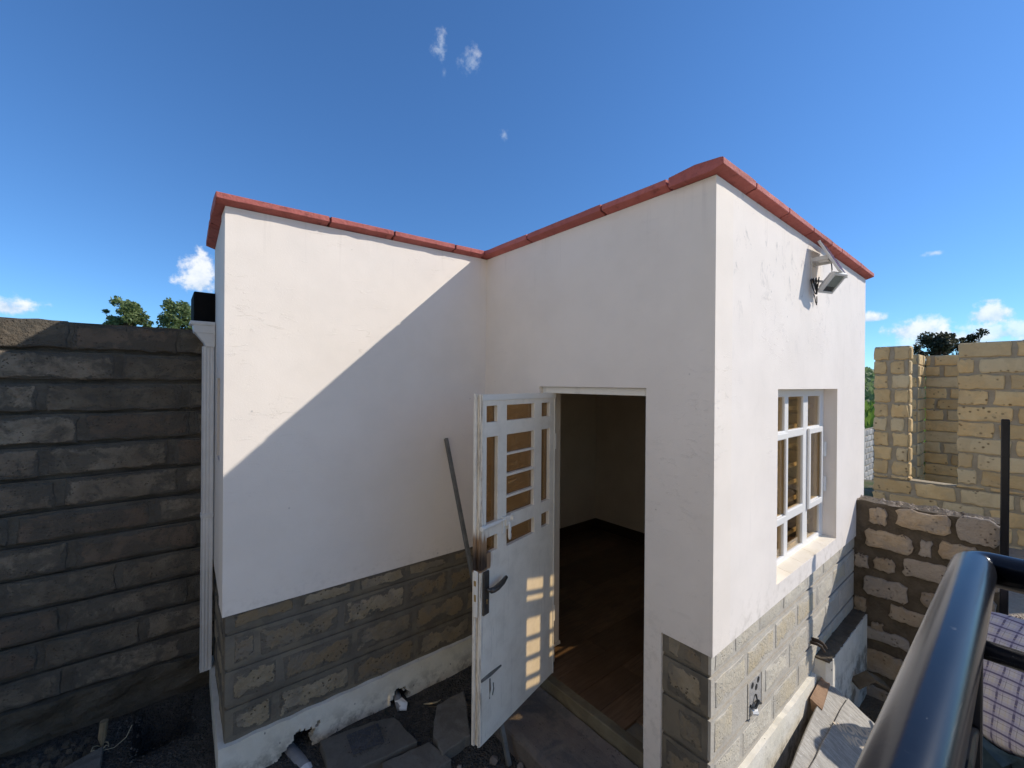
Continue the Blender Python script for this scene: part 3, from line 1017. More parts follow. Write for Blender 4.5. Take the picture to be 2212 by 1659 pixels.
for side in range(4):
    for k in range(7):
        t = k / 7
        off = .0022 if k in (1, 3, 5) else 0
        if side == 0:
            out.append((-.025 + .05 * t, -.022 + off))
        elif side == 1:
            out.append((.025 - off, -.022 + .044 * t))
        elif side == 2:
            out.append((.025 - .05 * t, .022 - off))
        else:
            out.append((-.025 + off, .022 - .044 * t))
zz = [(.184, 0), (-.70, .0), (-1.50, -.001), (-1.535, -.002)]
vs = [(cx0 + .024 + x + dx, cy0 + y, z) for z, dx in zz for x, y in out]
m_ = len(out)
b.add(vs, [(i * m_ + k, i * m_ + (k + 1) % m_, (i + 1) * m_ + (k + 1) % m_, (i + 1) * m_ + k) for i in range(len(zz) - 1) for k in range(m_)] + [tuple(range((len(zz) - 1) * m_, len(zz) * m_))])
b.build('pipe', 'pvc_white', dp)
b = MB()
b.box(cx0 + .024 - .028, cx0 + .024 + .028, cy0 - .025, cy0 + .025, -.722, -.700)
b.build('pipe_collar', 'pvc_white', dp, bevel=.002)

# entrance: frame and open steel door leaf
fr = MB()
fy0, fy1 = DY0 + .0, DY1
fr.box(XB + .022, XB + .075, fy1 - .030, fy1 - .0005, ZF + .005, DZ1 - .001)
fr.box(XB + .022, XB + .075, fy0 + .0005, fy0 + .018, ZF + .005, DZ1 - .001)
fr.box(XB + .022, XB + .075, fy0 + .018, fy1 - .030, DZ1 - .034, DZ1 - .001)
fr.build('door_frame', 'white_enamel', house, bevel=.002)
fr = MB()
fr.box(XB + .0755, XB + TH + .016, fy1 - .006, fy1 + .022, ZF + .115, DZ1 - .001)
fr.box(XB + .0755, XB + TH + .022, fy1 - .012, fy1 + .022, ZF + .10, ZF + .116)
fr.build('door_jamb', 'room_paint', house)
HX, HY = 1.5916, 1.5774
du, dn = Vector((-.9709, -.2396, 0)), Vector((-.2396, .9709, 0))
ang = math.atan2(-du.y, -du.x)
DL, DZb, DZt, DT = .585, -1.509, -.047, .034
ZSET = -1.51
holes = [(.484, .556, -.165, -.095), (.196, .416, -.165, -.095), (.053, .130, -.165, -.095),
         (.479, .554, -.594, -.227), (.196, .415, -.310, -.227), (.196, .415, -.403, -.319), (.196, .415, -.500, -.414), (.196, .415, -.588, -.510),
         (.052, .130, -.592, -.228), (.478, .549, -.717, -.650), (.190, .412, -.726, -.650), (.054, .126, -.720, -.650)]
us = sorted({0, DL} | {h[k] for h in holes for k in (0, 1)})
ws = sorted({DZb, DZt} | {h[k] for h in holes for k in (2, 3)})


def door_solid(i, j):
    u, w_ = (us[i] + us[i + 1]) / 2, (ws[j] + ws[j + 1]) / 2
    return not any(a < u < c and d0 < w_ < d1 for a, c, d0, d1 in holes)


def door_mb():
    return MB(raw=True)


def dpt(s, d, z):        # door space in metres: -x towards the free edge, +y thickness, z from the bottom
    return Vector((-s * S, d * S, (z - ZSET) * S))


def door_part(name, b, mat, parent, **kw):
    o = b.build(name, mat, None, at=Vector((0, 0, 0)), **kw)
    o.parent = parent
    return o


b = door_mb()
b.panel(us, ws, door_solid, DT, lambda u, w_, d: dpt(u, d, w_))
door = b.build('door', 'door_paint', None, at=Vector((0, 0, 0)), bevel=.0015)
door.parent = house
door.location = W(HX, HY, ZSET) - wloc(house)
door.rotation_euler = (0, 0, ang)
tag(door, 'open white steel door with bronze panes and scorched lock edge')
for (a, c, d0, d1) in holes:
    b = door_mb()
    p = [dpt(a, DT * .55, d0), dpt(c, DT * .55, d0), dpt(c, DT * .55, d1), dpt(a, DT * .55, d1)]
    q = [v + Vector((0, .004, 0)) for v in p]
    b.hexa([p[0], p[1], q[1], q[0], p[3], p[2], q[2], q[3]])
    door_part('pane', b, 'bronze_glass', door)
b = door_mb()                       # folded edge lip and rebate down the free edge


def dbox(b, s0, s1, d0, d1, z0, z1):
    return b.hexa([dpt(s1, d0, z0), dpt(s0, d0, z0), dpt(s0, d1, z0), dpt(s1, d1, z0), dpt(s1, d0, z1), dpt(s0, d0, z1), dpt(s0, d1, z1), dpt(s1, d1, z1)])


dbox(b, DL + .0006, DL + .013, DT - .012, DT + .002, DZb + .004, DZt + .004)
dbox(b, DL + .0006, DL + .005, .004, .009, DZb, DZt)
door_part('edge_lip', b, 'door_paint', door, bevel=.001)
b = door_mb()
dbox(b, .0, DL, -.0035, -.0004, DZt - .024, DZt)
dbox(b, .004, .010, -.003, -.0004, DZb, DZt - .025)
door_part('edge_trim', b, 'white_enamel', door)
b = door_mb()
dbox(b, .541, .578, -.010, -.0004, -.965, -.785)
door_part('lock_plate', b, 'dark_steel', door, bevel=.002)
b = door_mb()
dbox(b, DL + .0135, DL + .019, .004, .026, -.965, -.775)
lockc = door_part('lock_case', b, 'white_enamel', door, bevel=.002)
b = door_mb()
dbox(b, DL + .019, DL + .0225, .010, .020, -.835, -.815)
dbox(b, DL + .019, DL + .0205, .010, .020, -.90, -.872)
door_part('latch', b, 'brass', door)
b = door_mb()
b.tube([dpt(.560, -.010, -.858), dpt(.560, -.034, -.858)], .008 * S, 10)
b.tube([dpt(.560, -.034, -.858), dpt(.545, -.036, -.859), dpt(.52, -.036, -.858), dpt(.48, -.033, -.851), dpt(.448, -.028, -.842)], [.011 * S, .012 * S, .0125 * S, .0115 * S, .008 * S], 8)
door_part('handle', b, 'dark_steel', door, smooth=True)
b = door_mb()
b.tube([dpt(.558, -.012, -.905), dpt(.558, -.0098, -.905)], .005 * S, 10)
dbox(b, .556, .560, -.0118, -.0098, -.92, -.905)
door_part('keyhole', b, 'brass', door)
b = door_mb()
b.tube([dpt(.600, -.012, -.598), dpt(.480, -.012, -.596)], .0085 * S, 10)
b.tube([dpt(.597, -.012, -.598), dpt(.575, -.012, -.598)], .0105 * S, 10)
b.tube([dpt(.48, -.012, -.596), dpt(.44, -.012, -.595)], .006 * S, 10)
dbox(b, .398, .452, -.016, -.0005, -.600, -.586)
dbox(b, .398, .404, -.03, -.016, -.606, -.586)
dbox(b, .426, .445, -.004, -.0005, -.660, -.600)
door_part('bolt', b, 'white_enamel', door, smooth=False)
b = door_mb()
ring = [dpt(.408 + .011 * math.cos(a * math.pi / 6), -.014 - .006 * math.cos(a * math.pi / 6), -.655 + .034 * math.sin(a * math.pi / 6)) for a in range(13)]
b.tube(ring, .006 * S, 6)
dbox(b, .402, .430, -.012, -.004, -.628, -.598)
door_part('hasp', b, 'white_enamel', door)
b = door_mb()                       # scar and remains of a removed lower bolt
b.tube([dpt(.580, -.002, -1.235), dpt(.52, -.003, -1.236), dpt(.448, -.002, -1.238)], [.006 * S, .0075 * S, .004 * S], 6)
b.tube([dpt(.523, -.001, -1.255), dpt(.522, -.002, -1.30), dpt(.524, -.001, -1.34)], [.003 * S, .004 * S, .002 * S], 6)
b.tube([dpt(.50, -.001, -1.285), dpt(.498, -.002, -1.31), dpt(.505, -.001, -1.335)], .0025 * S, 6)
door_part('weld_scar', b, 'steel_bar', door)
b = door_mb()
for z in (-.3, -1.2):
    b.tube([dpt(-.004, .006, z - .04), dpt(-.004, .006, z + .04)], .010 * S, 8)
door_part('hinge', b, 'white_enamel', door)

# window with opening casements, bronze glass and a steel grille inside
win = empty('window', ((WX0 + WX1) / 2, .80, WZ0), parent=house)
YF0, YF1 = .791, .823
VX = [(2.158, 2.232), (2.448, 2.502), (2.728, 2.806), (3.022, 3.095)]
HZ = [(-.905, -.868), (-.698, -.650), (-.272, -.230), (-.058, -.016)]
b = MB()
us = sorted({q for p in VX for q in p})
ws = sorted({q for p in HZ for q in p})
b.panel(us, ws, lambda i, j: i % 2 == 0 or j % 2 == 0, YF1 - YF0, lambda u, w_, d: (u, YF0 + d, w_))
b.build('frame', 'white_upvc', win, bevel=.005, segs=2)
for cx_a, cx_b in ((2.214, 2.462), (2.790, 3.040)):
    b = MB()
    us = [cx_a, cx_a + .027, cx_b - .027, cx_b]
    ws = [-.690, -.655, -.270, -.238]
    b.panel(us, ws, lambda i, j: i != 1 or j != 1, .012, lambda u, w_, d: (u, YF0 - .013 + d, w_))
    b.build('casement', 'white_upvc', win, bevel=.004, segs=2)
for i in range(3):
    for j in range(3):
        y = YF0 + (.012 if not (j == 1 and i != 1) else .002)
        MB().box(VX[i][1] - .004, VX[i + 1][0] + .004, y, y + .003, HZ[j][1] - .004, HZ[j + 1][0] + .004).build('pane', 'window_glass', win)
for z in (-.375, -.582):
    b = MB()
    b.tube([(3.056, YF0 - .014, z - .042), (3.056, YF0 - .014, z - .001)], .009, 10)
    b.tube([(3.056, YF0 - .014, z + .001), (3.056, YF0 - .014, z + .042)], .009, 10)
    b.box(3.040, 3.056, YF0 - .010, YF0 - .001, z - .036, z + .036)
    b.build('hinge', 'white_upvc', win, smooth=False)
for z in (-.125, -.228, -.335, -.447, -.542, -.636, -.73, -.82):
    MB().bar((WX0 - .02, .85, z), (WX1 + .02, .85, z), .006, .021).build('grille_bar', 'sill_tile', win)
for k in range(5):
    x0, x1 = WX0 + (WX1 - WX0) * k / 5, WX0 + (WX1 - WX0) * (k + 1) / 5
    MB().hexa([(x0 + .001, YC + .001, WZ0 - .03), (x1 - .001, YC + .001, WZ0 - .03), (x1 - .001, YF0, WZ0 - .03), (x0 + .001, YF0, WZ0 - .03),
               (x0 + .001, YC + .001, WZ0 + .001), (x1 - .001, YC + .001, WZ0 + .001), (x1 - .001, YF0, WZ0 + .012), (x0 + .001, YF0, WZ0 + .012)]).build('sill_tile', 'sill_tile', win)

# socket box and conduit stub let into the plinth
sb = empty('socket_box', (1.955, YC, -1.31), parent=house)
b = MB()
b.panel([1.878, 1.887, 2.018, 2.024], [-1.382, -1.375, -1.240, -1.234], lambda i, j: i != 1 or j != 1, .003, lambda u, w_, d: (u, YC + .0068 + d, w_))
b.build('box_rim', 'plinth_stone_pale', sb)
b = MB()
b.box(1.886, 2.019, YC + .0090, YC + .0098, -1.376, -1.239)
b.build('back_plate', 'block_grey', sb)
b = MB()
for (x, z) in ((1.925, -1.262), (1.965, -1.285), (1.985, -1.262)):
    b.tube([(x, YC + .0094, z), (x, YC + .0082, z)], .013, 10)
b.build('knockout', 'cable_black', sb)
b = MB()
b.tube([(1.90, YC + .008, -1.335), (1.92, YC - .006, -1.345), (1.945, YC - .008, -1.325), (1.965, YC + .004, -1.345)], .006, 6)
b.tube([(1.955, YC + .006, -1.31), (1.94, YC - .008, -1.335), (1.975, YC - .006, -1.35)], .005, 6)
b.build('wire', 'cable_black', sb)
b = MB()
b.tube([(1.905, YC + .005, -1.362), (1.925, YC - .004, -1.366), (1.94, YC + .004, -1.36)], [.010, .014, .009], 8)
b.build('foam', 'white_upvc', sb)
cs = empty('conduit', (2.68, YC, -1.39), parent=house)
for k, (dx, dz) in enumerate(((0, 0), (.016, .010), (-.012, .012), (.006, .024))):
    b = MB()
    b.tube([(2.68 + dx, YC + .014, -1.37 + dz), (2.68 + dx, YC - .022, -1.366 + dz), (2.685 + dx, YC - .040, -1.374 + dz), (2.69 + dx * 1.5, YC - .052, -1.394 + dz)], .0055, 8)
    b.build('pipe_end', 'rust_dark', cs, smooth=True)

# concrete ledge beyond the window, running to the rubble wall
b = MB()
b.prism([(2.74, YC + .02), (2.765, YC - .036), (2.80, YC - .060), (3.535, YC - .065), (3.535, YC + .02)], -2.1, -1.475)
for v in b.v:
    if v.z < -2:
        v.z += 0
ledge = b.build('ledge', 'base_paint', house)
b = MB()
us = lin(2.745, 3.53, 60)
b.panel(us, [-1.4745, -1.466], full, .07, lambda u, w_, d: (u, YC - .058 + d + .006 * mnoise.noise(Vector((u * 40, 0, d))), w_ + .01 * abs(mnoise.noise(Vector((u * 30, d * 9, 1))))))
b.build('ledge_topping', 'rubble_mortar', house)

# threshold and step
MB().hexa([(XB - .004, DY0 - .02, -1.70), (XB + .055, DY0 - .02, -1.70), (XB + .055, DY1 - .001, -1.70), (XB - .004, DY1 - .001, -1.70),
           (XB + .004, DY0 + .001, ZF), (XB + .055, DY0 + .001, ZF), (XB + .055, DY1 - .001, ZF), (XB + .004, DY1 - .001, ZF)]).build('threshold', 'threshold_screed', house, bevel=.004)
b = MB()
nxs, nys = 12, 22
gx = lin(1.25, XB - .005, nxs)
gy = lin(.93, 1.70, nys)


def step_p(u, w_, d):
    z = -1.602 + .008 * mnoise.noise(Vector((u * 8, w_ * 8, 0))) + (.018 * max(0, (u - 1.50) / .05) if u > 1.50 else 0) - (.014 if u < 1.252 else 0)
    return (u + .010 * mnoise.noise(Vector((w_ * 9, 1, 0))) * (1 if u < 1.3 else 0), w_, z - d)


b.panel(gx, gy, full, .14, step_p)
tag(b.build('door_step', 'concrete_step', smooth=False, bevel=.006), 'worn brown concrete step in front of the open doorway', 'step')

# ------------------------------------------------------------------ boundary wall on the left
bw = empty('boundary_wall', (-.5, 2.95, -1.7), 'tall dark wall of rough grey stone blocks standing left of the house behind the downpipe', 'stone wall')
YW, X0W, X1W = 2.90, -2.6, 1.9
TOPW = .285
b = MB()
b.box(X0W, X1W, YW + .030, YW + .16, -1.85, TOPW - .012)
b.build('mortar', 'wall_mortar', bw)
r = random.Random(21)
zt_, k = TOPW, 0
while zt_ > -1.42:
    hgt = .150 + r.uniform(-.006, .006)
    zb_ = zt_ - hgt
    b = MB()
    us = lin(X0W, X1W, 60)
    b.panel(us, [zb_ + .016, zt_ - .006], full, .025, lambda u, w_, d: (u, YW + .007 + d + .005 * mnoise.noise(Vector((u * 6, w_ * 7, k))), w_ + .004 * mnoise.noise(Vector((u * 4, w_ * 9, 5)))))
    b.build('mortar', 'wall_mortar', bw)
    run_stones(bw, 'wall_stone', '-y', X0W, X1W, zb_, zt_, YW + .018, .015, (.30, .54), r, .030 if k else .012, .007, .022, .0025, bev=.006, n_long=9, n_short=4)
    zt_ = zb_
    k += 1
# rough rock footing that bulges out at the bottom
b = MB()
us = lin(X0W, X1W, 110)
ws = lin(-1.95, zt_ + .012, 26)
b.panel(us, ws, full, .3, lambda u, w_, d: (u, YW - .004 - (.055 * abs(mnoise.noise(Vector((u * 3.1, w_ * 4, 0)))) + .03 * mnoise.noise(Vector((u * 8, w_ * 11, 2))) + .014 * mnoise.noise(Vector((u * 23, w_ * 27, 2)))) + .05 * (1 if w_ < -1.66 else 0) + d, w_ + .015 * mnoise.noise(Vector((u * 5, w_ * 5, 9)))))
b.build('rock_footing', 'rock', bw)

# ------------------------------------------------------------------ rubble wall at the right end of the house
rw = empty('rubble_wall', (3.64, .42, -2.0), 'low wall of rough brown rubble stones in dark mortar joining the far end of the house', 'stone wall')
XW = 3.54
b = MB()
us = lin(.10, .80, 34)
ws = lin(-2.15, -.75, 56)
b.panel(us, ws, full, .17, lambda u, w_, d: (XW + .012 + d + (.008 * mnoise.noise(Vector((u * 11, w_ * 11, 0))) if d == 0 else 0), u + (.008 * mnoise.noise(Vector((w_ * 12, d * 9, 3))) if u < .11 else 0), w_ + .010 * mnoise.noise(Vector((u * 14, d * 10, 7)))))
b.build('mortar', 'rubble_mortar', rw)


def rubble(px0, py0, px1, py1):
    """stone from its outline box in the photograph, put on the wall face"""
    def hit(u, v):
        d = fwd + R_ * ((u - 1106) / 919.86) - U_ * ((v - 829.5) / 919.86)
        t_ = XW / d.x
        return d * t_, t_
    c, t_ = hit((px0 + px1) / 2, (py0 + py1) / 2)
    l_, _t = hit(px0, (py0 + py1) / 2)
    r2, _t = hit(px1, (py0 + py1) / 2)
    return c.y, c.z, abs(l_.y - r2.y) * .98, (py1 - py0) * .86 * t_ / 919.86


RS = [(1880, 1098, 1914, 1135), (1938, 1106, 2046, 1148), (2068, 1120, 2156, 1178), (1871, 1150, 1966, 1190), (1986, 1168, 2012, 1204), (2030, 1176, 2110, 1216),
      (1846, 1196, 1874, 1226), (1888, 1206, 1930, 1236), (1952, 1216, 2070, 1258), (2084, 1230, 2156, 1275), (1866, 1252, 1955, 1294), (1990, 1286, 2060, 1318),
      (2075, 1290, 2150, 1340), (1845, 1288, 1870, 1322), (1922, 1318, 2006, 1350), (2020, 1345, 2120, 1392), (1880, 1345, 1906, 1362), (1870, 1366, 1960, 1392),
      (1975, 1395, 2060, 1440), (2075, 1410, 2150, 1465), (1868, 1412, 1950, 1462), (1965, 1462, 2050, 1520), (1870, 1490, 1940, 1540), (2060, 1500, 2140, 1560)]
for q in RS:
    cy, cz, w_, h_ = rubble(*q)
    put_stone(rw, 'rubble_stone', XW + .022, cy, cz, w_ * 1.08, h_ * 1.10, .026, '-x', .0065, .003, n_long=8, n_short=4, bev=.006, corner=1.7)
for k in range(7):     # end face towards the yard and top stones
    put_stone(rw, 'rubble_stone', 3.635, .112, -.83 - .17 * k, .13, .12, .018, '-y', .010, .008, n_long=5, n_short=3, bev=.010, corner=1.4)
b = MB()
for k in range(46):
    y, x = r.uniform(.12, .74), XW + r.uniform(.015, .16)
    s = r.uniform(.008, .026)
    q = [Vector((x + math.cos(a + r.random()) * s, y + math.sin(a + r.random()) * s * 1.3, -.752)) for a in (0, 1.26, 2.5, 3.77, 5.0)]
    q.append(Vector((x, y, -.745 + s * r.uniform(.3, .7))))
    b.add(q, [(i, (i + 1) % 5, 5) for i in range(5)])
tag(b.build('rubble_crumbs', 'rubble_stone', rw, recalc=False), kind='stuff')

# steel post by the end of the rubble wall
b = MB()
b.box(3.484, 3.516, .066, .098, -2.05, -.170)
pst = b.build('steel_post', 'rail_paint', bevel=.004)
tag(pst, 'slim black square steel post standing at the end of the rubble wall', 'post')

# ------------------------------------------------------------------ unfinished yellow stone building
yh = empty('unfinished_building', (6.4, .3, -1.44), 'unfinished building of bare yellow stone blocks with open window gap, beyond the rubble wall', 'building')
XY = 5.90
ZY = .425
r = random.Random(31)


def yellow_wall(face, a0, a1, z0, z1, fixed, th, lens=(.30, .40), start=None, skip_course=None):
    """courses of blocks; mortar core slightly recessed"""
    b = MB()
    if face == '-x':
        b.box(fixed + .012, fixed + th, a0 + .006, a1 - .006, z0, z1 - .004)
    else:
        b.box(a0 + .006, a1 - .006, fixed + .012, fixed + th, z0, z1 - .004)
    b.build('mortar', 'yellow_mortar', yh)
    z, k = z1, 0
    while z > z0 + .02:
        zb = max(z - .150, z0)
        a = a0 - (0 if k % 2 == 0 else r.uniform(.12, .2))
        while a < a1 - .02:
            L = r.uniform(*lens)
            s0, s1 = max(a, a0), min(a + L, a1)
            if a1 - s1 < .07:
                s1 = a1
            a = s1
            g0 = 0 if s0 == a0 else .018
            g1 = 0 if s1 == a1 else .018
            w_ = s1 - s0 - g0 - g1
            if w_ < .03:
                continue
            c = (s0 + g0 + s1 - g1) / 2
            zc = (z + zb) / 2 + r.uniform(-.002, .002)
            p = (c, fixed + .014, zc) if face == '-y' else (fixed + .014, c, zc)
            put_stone(yh, 'yellow_stone', *p, w_, (z - zb) - .018 * r.uniform(.9, 1.2), .014 * r.uniform(.7, 1.3), face, .0075, .004, n_long=6, n_short=3, bev=.008, corner=.9)
        z = zb
        k += 1


yellow_wall('-x', .790, 1.062, -.965, ZY, XY, .14, (.13, .15))           # pier, left of the gap
yellow_wall('-x', -1.3, .440, -.965, ZY, XY, .14)                          # right of the gap
yellow_wall('-x', -1.3, 1.065, -1.60, -.965, XY, .14)                      # below the gap
yellow_wall('-y', XY + .014, XY + .13, -.965, ZY, .776, .02, (.2, .3))   # lit reveal of the pier
yellow_wall('-x', .955, 1.25, -1.6, ZY + .012, 7.74, .1, (.16, .24))
yellow_wall('-y', 7.74, 8.25, -1.6, ZY + .012, .930, .14)
yellow_wall('-x', -1.3, .93, -1.6, ZY + .015, 8.25, .14)
MB().box(XY + .02, XY + .14, .445, .785, -.967, -.957).build('sill', 'yellow_mortar', yh)

# ------------------------------------------------------------------ grey block wall and crops far behind
gw = empty('block_wall', (14.5, 2.7, -2.5), 'distant pale grey block wall with posts seen between house and yellow building', 'stone wall')
b = MB()
b.box(12.2, 17.5, 2.715, 2.80, -2.7, -1.14)
b.build('mortar', 'yellow_mortar', gw)
r = random.Random(41)
for k in range(9):
    z = -1.22 - .155 * k
    for j in range(14):
        x = 12.4 + .33 * j + (.16 if k % 2 else 0)
        put_stone(gw, 'block_grey', x, 2.72, z, .30, .135, .02, '-y', .008, .006, name='block', n_long=3, n_short=2, bev=.01)
for x in (12.6, 13.75, 15.1):
    MB().box(x - .09, x + .09, 2.66, 2.71, -2.7, -1.05).build('post', 'block_grey', gw)

b = MB()
r = random.Random(43)
for k in range(3600):
    x, y = r.uniform(17, 44), r.uniform(-1, 13)
    if abs(math.degrees(math.atan2(y, x)) - 10.7) > 6:
        continue
    z = ground_z(x, y)
    h = r.uniform(.9, 1.5)
    a = r.uniform(0, 3.14)
    c_, s_ = math.cos(a) * .12, math.sin(a) * .12
    ox, oy = r.uniform(-.25, .25), r.uniform(-.25, .25)
    b.add([(x - c_, y - s_, z), (x + c_, y + s_, z), (x + ox + c_, y + oy + s_, z + h * .8), (x + 1.6 * ox, y + 1.6 * oy, z + h)], [(0, 1, 2, 3)])
tag(b.build('crop_field', 'leaf_maize', recalc=False), 'bright green crop field beyond the distant block wall', 'crop', kind='stuff')

b = MB()
r = random.Random(47)
for k in range(900):
    rad, a = r.uniform(48, 170), math.radians(r.uniform(2, 22))
    x, y = rad * math.cos(a), rad * math.sin(a)
    z = ground_z(x, y)
    s = r.uniform(.6, 1.6)
    for j in range(30):
        d = Vector((r.gauss(0, 1), r.gauss(0, 1), r.gauss(0, .8))).normalized() * s * r.uniform(.6, 1)
        c = Vector((x, y, z + s * .7)) + d
        t1 = Vector((r.gauss(0, 1), r.gauss(0, 1), r.gauss(0, 1))).normalized() * s * .22
        t2 = t1.cross(Vector((r.gauss(0, 1), r.gauss(0, 1), r.gauss(0, 1)))).normalized() * s * .22
        b.add([c - t1, c + t2, c + t1, c - t2], [(0, 1, 2, 3)])
tag(b.build('hillside_bushes', 'leaf_green', recalc=False), 'green bushes and trees covering the far hillside', 'bushes', kind='stuff')


# ------------------------------------------------------------------ trees over the walls
def tree(px, dist, ztop, zbase, width, crown_h, label, mat, seed, lobes, n_leaf, leaf, group=None):
    """px: column in the photograph; dist: building units; heights in units"""
    d = fwd + R_ * ((px - 1106) / 919.86)
    x, y = d.x * dist, d.y * dist
    r = random.Random(seed)
    root = empty('tree', (x, y, zbase), label, 'tree', group)
    b = MB()
    zc = ztop - crown_h
    b.tube([(x, y, zbase), (x + .05, y, (zbase + zc) / 2), (x, y + .03, zc), (x + .02, y, ztop - crown_h * .3)], [width * .055, width * .042, width * .03, width * .008], 8)
    tips = []
    for k in range(lobes):
        a = r.uniform(0, 6.28)
        hh = r.uniform(.05, .95)
        rad = width * .5 * math.sqrt(max(.05, 1 - (hh * 1.25 - .45) ** 2)) * r.uniform(.35, .8)
        tp = Vector((x + math.cos(a) * rad, y + math.sin(a) * rad, zc + crown_h * hh))
        tips.append((tp, width * r.uniform(.12, .2)))
        st = Vector((x, y, zc + crown_h * hh * .35))
        b.tube([st, (st + tp) / 2 + Vector((0, 0, .04 * width)), tp], [width * .018, width * .012, width * .005], 5)
    b.build('trunk', 'tree_bark', root, smooth=True)
    b = MB()
    for k in range(n_leaf):
        c, s = tips[k % lobes]
        v = Vector((r.gauss(0, 1), r.gauss(0, 1), r.gauss(0, .85)))
        p = c + v.normalized() * s * (r.random() ** .4) * 1.15
        t1 = Vector((r.gauss(0, 1), r.gauss(0, 1), r.gauss(0, .7))).normalized() * leaf * r.uniform(.6, 1.2)
        t2 = t1.cross(Vector((r.gauss(0, 1), r.gauss(0, 1), r.gauss(0, 1)))).normalized() * leaf * .5
        b.add([p - t1, p + t2, p + t1, p - t2], [(0, 1, 2, 3)])
    b.build('crown', mat, root, recalc=False)
    return root


def ztop_at(py, dist):
    return (838 - py) / 919.86 * dist


TG = 'trees beyond the walls'
tree(272, 12, ztop_at(660, 12), -2.2, .86, 1.3, 'pointed green tree rising over the middle of the dark boundary wall', 'leaf_green', 1, 24, 3000, .055, TG)
tree(384, 12.5, ztop_at(668, 12.5), -2.2, .95, 1.1, 'rounded green tree over the boundary wall beside the black gutter end', 'leaf_green', 2, 28, 3600, .05, TG)
tree(234, 12, ztop_at(684, 12), -2.2, .34, .5, 'small bushy treetop at the left foot of the pointed tree', 'leaf_green', 3, 7, 500, .045, TG)
tree(312, 12, ztop_at(694, 12), -2.2, .34, .4, 'low treetop just right of the pointed tree on the boundary wall', 'leaf_green', 4, 7, 400, .045, TG)
tree(2024, 16, ztop_at(724, 16), -2.2, 1.35, 1.7, 'dark dense tree behind the window gap of the yellow building', 'leaf_dark', 5, 34, 3600, .065, TG)
tree(2067, 16.5, ztop_at(718, 16.5), -2.2, .55, 1.5, 'thin dark treetop between the dense tree and the spreading one', 'leaf_dark', 6, 10, 900, .06, TG)
tree(2108, 16, ztop_at(715, 16), -2.2, 1.0, 1.2, 'dark spreading treetop above the left end of the tall yellow wall', 'leaf_dark', 7, 14, 1500, .06, TG)
tree(1988, 15.5, ztop_at(748, 15.5), -2.2, .6, .7, 'low dark treetop beside the yellow stone pier', 'leaf_dark', 8, 10, 800, .06, TG)
tree(2222, 17, ztop_at(733, 17), -2.2, 1.2, 1.2, 'dark treetop just showing over the yellow wall at the right edge', 'leaf_dark', 9, 14, 1200, .06, TG)

# ------------------------------------------------------------------ solar floodlight on the window wall
sl = empty('solar_floodlight', (2.62, YC, .56), 'white solar floodlight with tilted panel fixed high on the wall above the window', 'floodlight')
P = [(2.580, .694, .738), (2.775, .706, .738), (2.772, .618, .565), (2.578, .606, .569)]
nrm = (Vector(P[1]) - Vector(P[0])).cross(Vector(P[3]) - Vector(P[0])).normalized()
if nrm.z < 0:
    nrm = -nrm


def plate(pts, t, o=0.0):
    q = [Vector(p) + nrm * o for p in pts]
    return MB().hexa(q + [p + nrm * t for p in q])


pan = plate(P, .012).build('solar_panel', 'lamp_grey', sl, bevel=.0015)
ins = [Vector(P[i]) * .93 + (Vector(P[0]) + Vector(P[1]) + Vector(P[2]) + Vector(P[3])) / 4 * .07 for i in range(4)]
plate(ins, .001, .0122).build('cell_sheet', 'solar_cell', pan)
for (a, c) in (((2.600, YC, .652), (2.600, .652, .655)), ((2.655, YC, .640), (2.655, .650, .640))):
    MB().bar(a, c, .006, .020).build('bracket_arm', 'lamp_grey', sl)
MB().box(2.590, 2.665, YC - .005, YC - .0005, .628, .668).build('wall_plate', 'lamp_grey', sl)
MB().box(2.610, 2.645, .655, .70, .640, .652).build('driver_box', 'white_upvc', sl)
A_, B_ = Vector((2.578, .620, .567)), Vector((2.580, .690, .475))
ax = Vector((.94, -.34, 0))
dl = (B_ - A_).normalized()
nl = ax.cross(dl).normalized()
if nl.y > 0:
    nl = -nl
lens_n = nl if nl.z < 0 else -nl


def lbox(u0, u1, v0, v1, n0, n1):
    f = lambda u, v, n_: A_ + ax * u + dl * v + lens_n * n_
    return MB().hexa([f(u0, v0, n0), f(u1, v0, n0), f(u1, v1, n0), f(u0, v1, n0), f(u0, v0, n1), f(u1, v0, n1), f(u1, v1, n1), f(u0, v1, n1)])


LL = (B_ - A_).length
hd = lbox(0, .100, 0, LL, -.016, 0).build('lamp_head', 'lamp_grey', sl, bevel=.006, segs=2)
lbox(.02, .080, .012, LL - .02, -.034, -.0162).build('heat_sink', 'lamp_grey', hd, bevel=.004)
f4 = MB()
f_ = lambda u, v, n_: A_ + ax * u + dl * v + lens_n * n_
f4.panel([0.004, .014, .086, .096], [.004, .014, LL - .014, LL - .004], lambda i, j: i != 1 or j != 1, -.006, lambda u, w_, d: f_(u, w_, .006 + d))
f4.build('bezel', 'lamp_grey', hd)
lbox(.014, .086, .014, LL - .014, .0006, .002).build('lens', 'lamp_glass', hd)
lbox(.018, .082, .016, LL * .66, .0002, .0005).build('led_board', 'lamp_grey', hd)
lbox(.018, .082, LL * .66, LL - .016, .0002, .0005).build('sensor_strip', 'solar_cell', hd)
MB().bar((2.628, YC, .552), (2.628, .672, .535), .016, .010).build('lamp_bracket', 'lamp_grey', sl)
b = MB()
b.tube([(2.665, .655, .648), (2.668, .652, .60), (2.664, .655, .575), (2.655, .662, .556)], .0028, 6)
b.build('cable', 'cable_black', sl)
b = MB()
